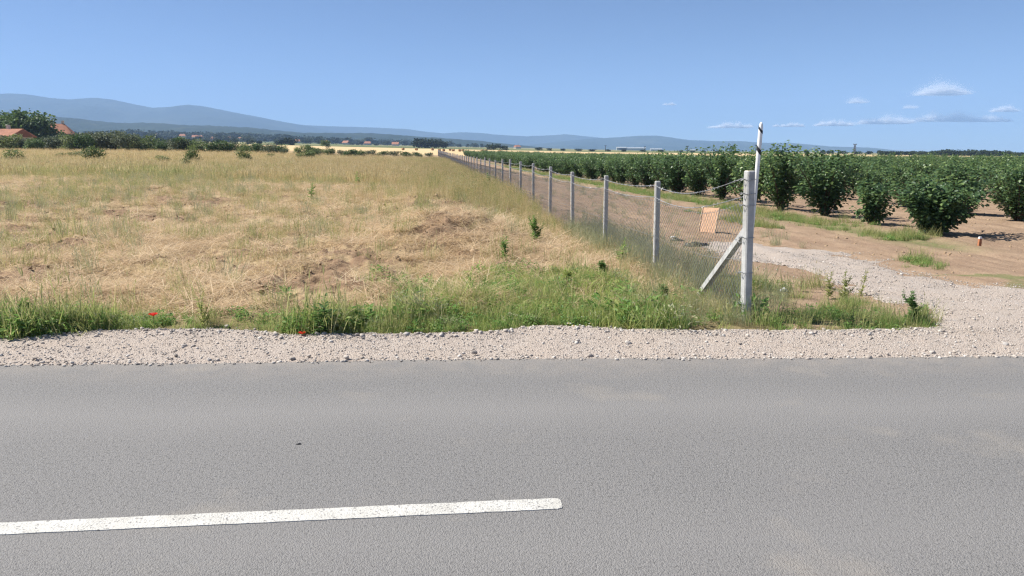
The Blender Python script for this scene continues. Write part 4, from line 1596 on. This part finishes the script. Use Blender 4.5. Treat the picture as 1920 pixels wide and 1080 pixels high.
def flower(px, py, h, petal, label, kind, group=None, size=.045):
    p = G(px, py)
    e = empty(kind, (p.x, p.y, TZ(p.x, p.y)))
    mb = MB()
    mb.tube([(0, 0, -.02), (.01, 0, h * .5), (.005, .01, h)], .003, 4)
    mb.build('stem', M['stem'], e)
    mb = MB()
    for k in range(5 if kind == 'poppy' else 9):
        a = k * 6.283 / (5 if kind == 'poppy' else 9)
        mb.leaf((.005, .01, h), (math.cos(a), math.sin(a), .55 if kind == 'poppy' else .15), (0, 0, 1), size, size * (1.0 if kind == 'poppy' else .4), random.random(), .2)
    mb.build('petals', petal, e)
    if kind == 'daisy':
        mb = MB()
        mb.tube([(.005, .01, h), (.005, .01, h + .008)], [.011, .007], 8)
        mb.build('flower_centre', M['centre'], e)
    return tag(e, label, kind, group)


M['centre'] = plain_mat('flower_centre', (.55, .40, .05), .8, .2)
flower(288, 622, .22, M['poppy'], 'red poppy blooming above the green verge grass', 'poppy', None, .055)
flower(565, 633, .10, M['poppy'], 'low red poppy at the very edge of the gravel', 'poppy', None, .045)
for i, (px, py) in enumerate(((1066, 612), (1075, 614), (1093, 607), (1107, 613), (1119, 606), (1274, 625), (1292, 623))):
    flower(px, py, .07, M['petal'], 'little white daisy at the gravel edge below the fence, %s from the left' % nth(i + 1), 'daisy', 'white daisies at the gravel edge', .028)

# ------------------------------------------------------------------ rubbish, board, stake by the fence
M['wood'] = plain_mat('raw_board', (.66, .42, .27), .8, .25, .2, 18, .2)
M['woodedge'] = plain_mat('board_edge', (.60, .45, .30), .8, .25, .2, 18)
p = G(1326, 438)
e = tag(empty('board', (p.x, p.y, TZ(p.x, p.y)), R(-42)), 'orange brown wooden board propped upright behind the first fence bay', 'board')
rot = Matrix.Rotation(R(-16), 3, 'X')
mb = MB()
mb.box((0, .05, .27), (.37, .018, .54), rot)
mb.build('panel', M['wood'], e)
for sx in (-.19, .19):
    mb = MB()
    mb.box((sx, .045, .275), (.02, .03, .56), rot)
    mb.build('batten', M['woodedge'], e)
mb = MB()
mb.box((.12, .0, .60), (.012, .012, .10), rot)
mb.build('nail_stick', M['woodedge'], e)


def crumple(name, label, px, py, size, mat, seed, cat):
    V, F = ico(3)
    q = (np.stack([fbm(V[:, 0] * 2 + seed + k, V[:, 1] * 2 + V[:, 2] * 1.7, seed + k, 4) for k in range(3)], -1) - .5) * 2.2
    V = V * (0.75 + q[:, :1] * .6) + q * .4
    V[:, 2] = np.maximum(V[:, 2], -.25)
    p = G(px, py)
    o = link(name, mesh_np(name, V * np.array(size), [F], mat))
    o.location = (p.x, p.y, TZ(p.x, p.y) + size[2] * .2)
    return tag(o, label, cat)


n = NT('black_plastic')
M['blackbag'] = n.pbr((.022, .022, .025), .35, .5)
n = NT('white_plastic')
M['whitebag'] = n.pbr((.75, .75, .73), .5, .4, transl=.2)
M['terracotta'] = plain_mat('broken_tile', (.48, .20, .10), .85, .2, .3, 20)
crumple('rubbish_bag', 'crumpled black plastic bag lying in weeds behind the second fence post', 1300, 462, (.22, .16, .09), M['blackbag'], 7, 'bag')
crumple('rubbish_bag', 'smaller black plastic scrap left of the black bag behind the fence', 1268, 452, (.14, .10, .06), M['blackbag'], 19, 'bag')
crumple('paper_scrap', 'white scrap of plastic lying on top of the rubbish behind the fence', 1262, 446, (.085, .05, .03), M['whitebag'], 27, 'litter')
crumple('paper_scrap', 'crumpled white paper on bare soil beside the corner post', 1469, 547, (.055, .04, .045), M['whitebag'], 31, 'litter')
for i, (px, py, lab) in enumerate(((1340, 540, 'orange broken tile piece at the foot of the fence brace'), (1352, 552, 'flat orange tile shard in dry grass below the brace'))):
    p = G(px, py)
    mb = MB()
    mb.box((0, 0, .03), (.09, .06, .022), Matrix.Rotation(.5 + i, 3, 'Z') @ Matrix.Rotation(.5, 3, 'X'), taper=.8)
    mb.box((.02, .02, .045), (.05, .045, .018), Matrix.Rotation(1.5 + i, 3, 'Z'), taper=.7)
    o = mb.build('tile_shard', M['terracotta'])
    o.location = (p.x, p.y, TZ(p.x, p.y))
    tag(o, lab, 'tile')
p = G(1836, 463)
e = tag(empty('stake', (p.x, p.y, TZ(p.x, p.y))), 'short red boundary stake with white top beside the nearest hazel bush', 'stake')
mb = MB()
mb.box((0, 0, .05), (.05, .05, .16), taper=.9)
mb.build('shaft', M['terracotta'], e)
mb = MB()
mb.box((0, 0, .148), (.048, .048, .035), taper=.8)
mb.build('cap', M['polewhite'], e)

# ------------------------------------------------------------------ trees and shrubs


def crown(seed, lobes, cnt, leaf, mat, flat=.6, ragged=.35):
    """leaf sprays spread through the volume of several lobes, thickest near their skins"""
    r = np.random.default_rng(seed)
    w = np.array([l[3] ** 2 for l in lobes])
    ids = r.choice(len(lobes), cnt, p=w / w.sum())
    L = np.array([l[:4] for l in lobes])[ids]
    d = r.normal(0, 1, (cnt, 3))
    d /= np.linalg.norm(d, axis=1, keepdims=True)
    k = r.uniform(0, 1, cnt) ** .45
    lump = fbm(d[:, 0] * 2.5 + ids * 7.1, d[:, 1] * 2.5 + d[:, 2] * 2.0, seed, 3)
    rr = L[:, 3] * k * (1 - ragged + 2 * ragged * lump)
    P_ = L[:, :3] + d * rr[:, None] * np.array([1, 1, .85])
    D_ = d + r.normal(0, .6, (cnt, 3)) + np.array([0, 0, -.2])
    U = np.array([0, 0, 1.0]) * flat + d * .5 + r.normal(0, .4, (cnt, 3))
    ln = leaf * r.uniform(.6, 1.4, cnt)
    V, F, T = leaf_cloud(P_, D_, U, ln, ln * .8, r.uniform(0, 1, cnt), .2)
    return mesh_np('crown', V, [F], mat, T)


def trunk(seed, h, r0, limbs=5, spread=.6):
    r = np.random.default_rng(seed)
    mb = MB()
    pts = [Vector((r.normal(0, .03) * k * h * .2, r.normal(0, .03) * k * h * .2, -.2 + h * k / 5)) for k in range(6)]
    mb.tube(pts, [r0 * (1.15 - .14 * k) for k in range(6)], 7)
    for i in range(limbs):
        a = i * 2.4 + r.uniform(0, .6)
        q = pts[2 + i % 3]
        e = q + Vector((math.cos(a) * spread * h, math.sin(a) * spread * h, h * r.uniform(.35, .6)))
        mb.tube([q, q.lerp(e, .5) + Vector((0, 0, .06 * h)), e], [r0 * .55, r0 * .35, r0 * .15], 5)
    return mb.mesh('trunk', M['bark'])


def lobes_tree(seed, h, w, nl=8, low=.35):
    r = np.random.default_rng(seed)
    out = [(0, 0, h * .62, w * .40)]
    for i in range(nl):
        a = i * 2.4 + r.uniform(-.4, .4)
        zz = r.uniform(low, .86)
        q = w * .36 * math.sqrt(max(0.05, 1 - ((zz - .5) / .55) ** 2)) * r.uniform(.7, 1.15)
        out.append((math.cos(a) * q, math.sin(a) * q, h * zz, w * r.uniform(.17, .28)))
    return out


# unit kinds: height 1
def tree_kind(seed, mat, cnt, leaf, w=.9, low=.3, th=.5):
    return trunk(seed, th, .035, 5, .35), crown(seed, lobes_tree(seed, 1.0, w, 9, low), cnt, leaf, mat)


K_shrub = [tree_kind(500 + i, M['shrub'], 1100, .08, 1.15, .16, .4) for i in range(4)]
M['sloe'] = leaf_mat('grey_green_leaf', [(0.0, (.060, .085, .045)), (0.5, (.105, .135, .075)), (1.0, (.17, .19, .11))], 0.6, .3, .3, .4)
K_thick = [tree_kind(510 + i, M['tree'], 1300, .075, 1.1, .15, .45) for i in range(3)] + [tree_kind(513 + i, M['sloe'], 1300, .065, 1.15, .15, .45) for i in range(2)] + [tree_kind(516 + i, M['shrub'], 1300, .07, 1.15, .15, .45) for i in range(2)]
K_big = [tree_kind(520 + i, M['tree'], 7500, .052, 1.15, .25, .4) for i in range(2)]
K_far = [tree_kind(530 + i, M['fartree'], 420, .17, 1.0 + .25 * (i % 3), .2, .4) for i in range(6)] + [tree_kind(538, M['fartree'], 260, .13, .42, .12, .4)]


def plant(kind, name, x, y, h, label, cat, group=None, wide=1.0, z=None):
    e = empty(name, (x, y, (TZ(x, y) if z is None else z) - .02 * h), random.uniform(0, 6.28), (h * wide, h * wide, h))
    link('trunk', kind[0], e)
    link('crown', kind[1], e)
    return tag(e, label, cat, group)


def at_col(px, Y):
    return (px - 960) / FPX * CP * Y, Y


def h_px(py_top, x, Y):
    """height of a thing at x, Y whose top shows at row py_top"""
    return zrow(Y, py_top) - TZ(x, Y)


# shrubs standing in the dry field
for px, Y, top, wide, lab in ((26, 58, 279, 1.25, 'bushy green shrub in dry grass at the left end of the field'), (175, 62, 275, 1.0, 'largest round green shrub standing in the dry field strip'),
                              (112, 70, 287, 1.2, 'small low shrub between two bigger shrubs in the dry strip'), (140, 74, 284, 1.6, 'low wide olive shrub just left of the largest shrub'),
                              (361, 62, 271, .62, 'upright narrow bright green sapling in the dry strip'), (345, 55, 296, .9, 'greyish shrub at the foot of the narrow bright sapling'),
                              (305, 60, 292, 1.4, 'low spreading green shrub left of the narrow sapling'), (459, 72, 276, .8, 'dark green leaning shrub on the skyline of the dry strip'),
                              (575, 88, 284, 1.8, 'low olive bush at the far end of the dry field'), (508, 92, 288, 1.5, 'tiny low bush far across the dry strip')):
    x, y = at_col(px, Y)
    plant(random.choice(K_shrub), 'shrub', x, y, max(.5, h_px(top, x, Y)) * 1.05, lab, 'shrub', 'shrubs scattered over the dry field', wide)

# row of bushes closing off the field
for i, (px, Y, top, wide) in enumerate(sorted(((620, 118, 278, 1.3), (640, 120, 281, 1.2), (655, 118, 280, 1.5), (672, 121, 281, 1.5), (695, 130, 281, 1.5), (716, 132, 283, 1.7), (738, 136, 283, 1.7), (762, 140, 284, 1.8), (783, 145, 285, 1.5), (805, 150, 286, 1.5), (590, 112, 279, 1.4), (600, 126, 278, 1.5)))):
    x, y = at_col(px, Y)
    plant(random.choice(K_thick), 'bush', x, y, max(.8, h_px(top, x, Y)), 'low dark bush closing off the field end, %s from the left' % nth(i + 1), 'bush', 'bushes closing off the field', wide)

# thicket behind the dry strip
rt = np.random.default_rng(31)
px = -12.0
nt = 0
while px < 610:
    nt += 1
    tops = np.interp(px, [-60, 0, 100, 150, 205, 230, 270, 330, 400, 480, 540, 610], [254, 255, 256, 254, 247, 247, 257, 261, 264, 269, 274, 277])
    for line, Y in (('front', 118 + rt.uniform(-4, 4)), ('back', 140 + rt.uniform(-6, 6))):
        q = px + rt.uniform(-8, 8)
        x, y = at_col(q, Y)
        h = h_px(tops + rt.uniform(-4, 8), x, Y)
        if h > .7:
            plant(K_thick[int(rt.integers(0, 7))], 'thicket_tree', x, y, h * rt.uniform(.9, 1.05), 'bushy green tree, %s from the left in the %s line of the thicket' % (nth(nt), line), 'tree', 'trees of the thicket behind the dry strip', rt.uniform(1.0, 1.5))
    px += rt.uniform(15, 22)

# big trees and two houses at the far left
x, y = at_col(66, 185)
plant(K_big[0], 'tree', x, y, h_px(207, x, 185), 'largest dark round tree, between the two red tiled roofs', 'tree', None, 1.2)
x, y = at_col(6, 190)
plant(K_big[1], 'tree', x, y, h_px(209, x, 190), 'dark broad tree at the picture edge behind the low red roof', 'tree', None, 1.05)
x, y = at_col(97, 215)
plant(K_big[1], 'tree', x, y, h_px(228, x, 215), 'smaller dark tree half hiding the steep red roof', 'tree', None, .7)

n = NT('roof_tile')
P = n.obj()
wv = n.n('TexWave', wave_type='BANDS', bands_direction='X', i_Scale=3.0, i_Distortion=.4)
n.l(P, wv.inputs['Vector'])
M['roof'] = n.pbr(n.mix(n.ramp(n.noise(P, .9, 4), [(.35, 0.0), (.7, 1.0)]), (.30, .135, .085), (.42, .20, .125)), .85, .2, n.bump(wv.outputs[0], .6, .05))
M['wall'] = plain_mat('render_wall', (.55, .52, .46), .9, .2, .15, .8)
M['glass'] = plain_mat('window_glass', (.04, .05, .06), .15, .5)


def house(x, y, z, rz, w, d, eave, ridge_h, label, group=None, hip=0.0, windows=True):
    e = tag(empty('house', (x, y, z), rz), label, 'house', group)
    mb = MB()
    a, b = w / 2, d / 2
    if hip < .01:
        mb.add([(-a, -b, -1), (a, -b, -1), (a, b, -1), (-a, b, -1), (-a, -b, eave), (a, -b, eave), (a, b, eave), (-a, b, eave), (-a, 0, ridge_h - .12), (a, 0, ridge_h - .12)],
               [(0, 1, 5, 4), (2, 3, 7, 6), (1, 2, 6, 9, 5), (3, 0, 4, 8, 7)])
    else:
        mb.box((0, 0, eave / 2 - .5), (w, d, eave + 1))
    mb.build('wall', M['wall'], e)
    mb = MB()
    o, A, B = .45, a + .45, b + .5
    hp = hip * w
    slope = (ridge_h - eave) / b
    ze = eave - o * slope * .9
    tk = .16
    pts = [(-A, -B, ze), (A, -B, ze), (A, B, ze), (-A, B, ze), (-A + hp, 0, ridge_h), (A - hp, 0, ridge_h)]
    vs = pts + [(p[0], p[1], p[2] + tk) for p in pts]
    fs = [(6, 7, 11, 10), (8, 9, 10, 11), (7, 8, 11), (9, 6, 10), (0, 4, 5, 1), (2, 5, 4, 3), (1, 5, 2), (3, 4, 0), (0, 1, 7, 6), (1, 2, 8, 7), (2, 3, 9, 8), (3, 0, 6, 9)]
    mb.add(vs, fs)
    rf_ = mb.build('roof', M['roof'], e)
    mb = MB()
    mb.box((w * .2, .3, ridge_h + .35), (.6, .6, 1.3))
    mb.build('chimney', M['wall'], rf_)
    if windows:
        for sx in (-.28, .05, .32):
            mb = MB()
            mb.box((sx * w, -b - .02, eave * .55), (1.1, .1, 1.2))
            wd = mb.build('window', M['woodedge'], e)
            mb = MB()
            mb.box((sx * w, -b - .06, eave * .55), (.95, .06, 1.05))
            mb.build('pane', M['glass'], wd)
    return e


x, y = at_col(2, 165)
zt = TZ(x, y)
house(x, y, zt, R(-8), 11.0, 6.5, zrow(161, 255) - zt, zrow(165, 243) - zt, 'low house with orange tiled roof at the left picture edge')
x, y = at_col(112, 205)
zt = TZ(x, y)
house(x, y, zt, R(20), 7.0, 6.0, zrow(202, 249.5) - zt, zrow(205, 233) - zt, 'house with steep dark red roof beside the largest tree', None, .3)

# village in the plain
rv = np.random.default_rng(61)
vill = [(255, 262), (262, 263), (296, 253), (318, 254), (345, 254), (368, 256), (378, 257), (392, 258), (405, 259), (418, 260), (428, 259), (440, 260), (452, 260), (505, 264), (558, 264), (633, 265), (650, 268), (662, 267), (690, 268), (700, 268), (742, 271), (853, 275), (970, 278), (528, 264), (610, 268)]
for i, (px, py) in enumerate(sorted(vill[::2] + vill[1:10:4])):
    Y = 1030 + rv.uniform(-60, 120)
    x, y = at_col(px, Y)
    zt = TZ(x, y)
    top = max(zrow(Y, py - 2.6) - zt, 5.0)
    house(x, y, zt, rv.uniform(-.5, .5), rv.uniform(6, 10), 7.5, top - 2.6, top, 'tiny far orange roofed house among village trees, %s from the left' % nth(i + 1), 'far village houses', .15 if i % 2 else 0, False)
# trees round the village, in a belt across the plain
def village_tree_label(Y):
    line = 'front' if Y < 700 else 'second' if Y < 1100 else 'third' if Y < 1400 else 'rearmost'
    ordn[line] = ordn.get(line, 0) + 1
    return 'far hazy village tree, %s from the left in the %s line' % (nth(ordn[line]), line)


px = -15.0
ordn = {}
while px < 1010:
    base_top = np.interp(px, [-120, 100, 130, 180, 260, 320, 400, 480, 520, 560, 620, 700, 740, 760, 830, 850, 900, 960, 1010], [240, 244, 245, 244, 244, 246, 248, 250, 252, 254, 258, 259, 262, 262, 262, 266, 268, 272, 276])
    for Y in (530 + rv.uniform(-25, 25), 950 + rv.uniform(-30, 30), 1250 + rv.uniform(-60, 60), 1480 + rv.uniform(-60, 100)):
        if (Y > 1400 and rv.uniform() < .4) or (900 < Y < 1000 and rv.uniform() < .55):
            continue
        q = px + rv.uniform(-6, 6)
        x, y = at_col(q, Y)
        drop = rv.uniform(0, 7) if Y > 1100 else (rv.uniform(5, 11) if Y > 600 else rv.uniform(12, 17))
        h = h_px(base_top + drop, x, Y)
        if h > 2.0:
            plant(K_far[int(rv.integers(0, 7))], 'far_tree', x, y, h, village_tree_label(Y), 'tree', 'far trees around the village', rv.uniform(1.3, 2.1))
    px += rv.uniform(7.5, 12)
# tree belt in front of the village, darker masses
for px, top, Y, wide, lab in ((612, 262, 330, 1.15, 'single round dark tree standing in the middle of the wheat strip'), (545, 260, 480, 1.6, 'dark hedge tree beside the orange roof at the wheat edge'), (530, 262, 470, 1.5, 'dark broad tree at the edge of the wheat strip'),
                              (520, 269, 430, 1.2, 'small dark tree on the wheat strip, left of the round one'), (785, 262, 560, 1.3, 'tall dark tree at the left end of the poplar belt'), (800, 262, 560, 1.4, 'second tall dark tree of the belt behind the far fence'),
                              (815, 263, 565, 1.3, 'third tall dark tree of the belt behind the far fence'), (832, 265, 565, 1.3, 'last tall dark tree of the belt behind the far fence'),
                              (925, 271, 480, 1.9, 'wide dark bush at the far edge of the wheat'), (945, 274, 480, 1.6, 'low dark bush at the right of the wide one at the wheat edge')):
    x, y = at_col(px, Y)
    plant(K_far[int(rv.integers(0, 6))] if Y > 350 else K_thick[1], 'tree', x, y, h_px(top, x, Y), lab, 'tree', None, wide)
# low trees on the skyline above the orchard
for i, (px, top, wide) in enumerate(sorted(((1010, 277, 2.2), (1030, 278, 1.6), (1055, 279, 2.5), (1085, 279, 2.4), (1110, 280, 2.5), (1140, 281, 2.2), (1170, 282, 2.4), (1277, 282, 1.2), (1298, 284, 2), (1320, 283, 1.3), (1345, 285, 1.8), (1352, 283.5, .9), (1240, 284, 2.0), (1205, 283, 2.4), (1380, 286, 2), (1430, 286, 2)))):
    Y = 560 + rv.uniform(-30, 30)
    x, y = at_col(px, Y)
    plant(K_far[int(rv.integers(0, 6))], 'far_tree', x, y, max(1.5, h_px(top, x, Y)), 'low far tree on the skyline above the orchard, %s from the left' % nth(i + 1), 'tree', 'low far trees above the orchard', wide)
for i, (px, top, wide) in enumerate(((1452, 283, 1.5), (1464, 282, 1.6), (1512, 282, 1.5), (1540, 284, 2.0), (1556, 285, 2.0), (1580, 286, 2.2), (1608, 287, 2.2), (1630, 287, 2), (1648, 282.5, 1.0))):
    Y = 520 + rv.uniform(-20, 20)
    x, y = at_col(px, Y)
    plant(K_far[int(rv.integers(0, 6))], 'far_tree', x, y, max(2, h_px(top, x, Y)), 'rounded far tree beside the dark wood, %s from the left' % nth(i + 1), 'tree', 'rounded far trees near the pylon', wide)
px = 1655.0
nw = 0
while px < 1935:
    nw += 1
    for line, Y in (('front', 430), ('back', 455)):
        q = px + rv.uniform(-3, 3)
        x, y = at_col(q, Y + rv.uniform(-10, 10))
        top = np.interp(q, [1655, 1700, 1750, 1780, 1890, 1900, 2000], [287, 285, 284, 282, 284, 287, 286]) + rv.uniform(-1, 3)
        plant(K_far[int(rv.integers(0, 6))], 'wood_tree', x, y, max(2, h_px(top, x, y)), 'tree of the dark skyline wood, %s from the left in its %s line' % (nth(nw), line), 'tree', 'trees of the wood behind the orchard', rv.uniform(1.3, 1.9))
    px += rv.uniform(7, 11)

# round bales on the wheat strip
M['bale'] = plain_mat('straw_bale', (.36, .22, .11), .9, .1, .3, 3)
mb = MB()
mb.tube([(-.6, 0, .6), (-.55, 0, .6), (.55, 0, .6), (.6, 0, .6)], [.52, .6, .6, .52], 14)
bale_me = mb.mesh('bale', M['bale'])
for i, px in enumerate((756, 781, 811, 824, 832, 844, 850, 862, 868, 904, 911, 937)):
    Y = 330 + rv.uniform(-20, 20)
    x, y = at_col(px, Y)
    o = link('straw_bale', bale_me)
    o.location = (x, y, TZ(x, y) - .03)
    o.rotation_euler = (0, 0, rv.uniform(0, 3.1))
    o.scale = (.85, .85, .85)
    tag(o, 'small brown straw bale on the pale wheat strip, %s from the left' % nth(i + 1), 'bale', 'straw bales on the wheat strip')

# power poles
M['pole'] = plain_mat('dark_pole', (.10, .09, .085), .8, .3, .3, 2)


def power_pole(px, top, Y, label, lattice=False):
    x, y = at_col(px, Y)
    zt = TZ(x, y)
    h = zrow(Y, top) - zt
    e = tag(empty('power_pole', (x, y, zt), R(10)), label, 'pole', 'power poles across the plain')
    mb = MB()
    if lattice:
        for sx, sy in ((-1, -1), (1, -1), (1, 1), (-1, 1)):
            mb.tube([(sx * .55, sy * .55, -.3), (sx * .22, sy * .22, h)], .11, 5)
        q = 0.0
        side = 1
        while q < h - 1:
            w0, w1 = .55 - .33 * q / h, .55 - .33 * (q + 1) / h
            for sy in (-1, 1):
                mb.tube([(-side * w0, sy * w0, q), (side * w1, sy * w1, q + 1)], .06, 4)
            side = -side
            q += 1
    else:
        mb.tube([(0, 0, -.3), (0, 0, h)], [.28, .2], 8)
    mb.build('shaft', M['pole'], e)
    mb = MB()
    wd = h * .17
    mb.box((0, 0, h - .15), (wd * 2, .22, .28))
    mb.build('crossarm', M['pole'], e)
    for sx in (-1, 0, 1):
        mb = MB()
        mb.tube([(sx * wd * .9, 0, h), (sx * wd * .9, 0, h + .35)], .1, 6)
        mb.build('insulator', M['pole'], e)


power_pole(1602, 270.5, 400, 'tallest lattice power pole on the skyline above the orchard', True)
power_pole(1289, 274, 520, 'thin power pole on the skyline just left of the white marker pole')
power_pole(1209, 275, 560, 'thin far power pole above the middle of the orchard')
power_pole(1135, 273, 600, 'faint far power pole at the left end of the orchard')
power_pole(1417, 272, 480, 'power pole half hidden behind the white marker pole')

# pale sheds at the foot of the far hills
M['shed'] = plain_mat('pale_shed', (.45, .47, .48), .6, .3, .1, .05)
for i, (px, py, w) in enumerate(((1165, 276, 22), (1185, 277, 60), (1230, 279, 26), (1300, 281, 14))):
    Y = 1700
    x, y = at_col(px, Y)
    zt = TZ(x, y)
    zz = zrow(Y, py) - zt
    e = tag(empty('greenhouse', (x, y, zt)), 'long pale greenhouse below the far hills, %s from the left' % nth(i + 1), 'greenhouse', 'pale greenhouses below the far hills')
    mb = MB()
    mb.box((0, 0, zz / 2 - 1), (w * 1.0, 9, zz))
    mb.build('wall', M['shed'], e)
    mb = MB()
    a = w * .51
    mb.add([(-a, -5, zz - 1), (a, -5, zz - 1), (a, 5, zz - 1), (-a, 5, zz - 1), (-a, 0, zz + .6), (a, 0, zz + .6)], [(0, 1, 5, 4), (2, 3, 4, 5), (1, 2, 5), (3, 0, 4)])
    mb.build('roof', M['shed'], e)

# ------------------------------------------------------------------ the hazy air over the plain
n = NT('haze')
pv = n.n('VolumePrincipled')
pv.inputs['Color'].default_value = (.39, .60, .97, 1)
pv.inputs['Density'].default_value = 1.55e-4
pv.inputs['Anisotropy'].default_value = 0.0
n.l(pv.outputs[0], n.out.inputs['Volume'])
mb = MB()
mb.box((0, -400, 255), (18400, 17600, 630))
hz_o = mb.build('haze', n.m)
tag(hz_o, 'thin blue summer haze over the whole plain', 'haze', None, 'stuff')
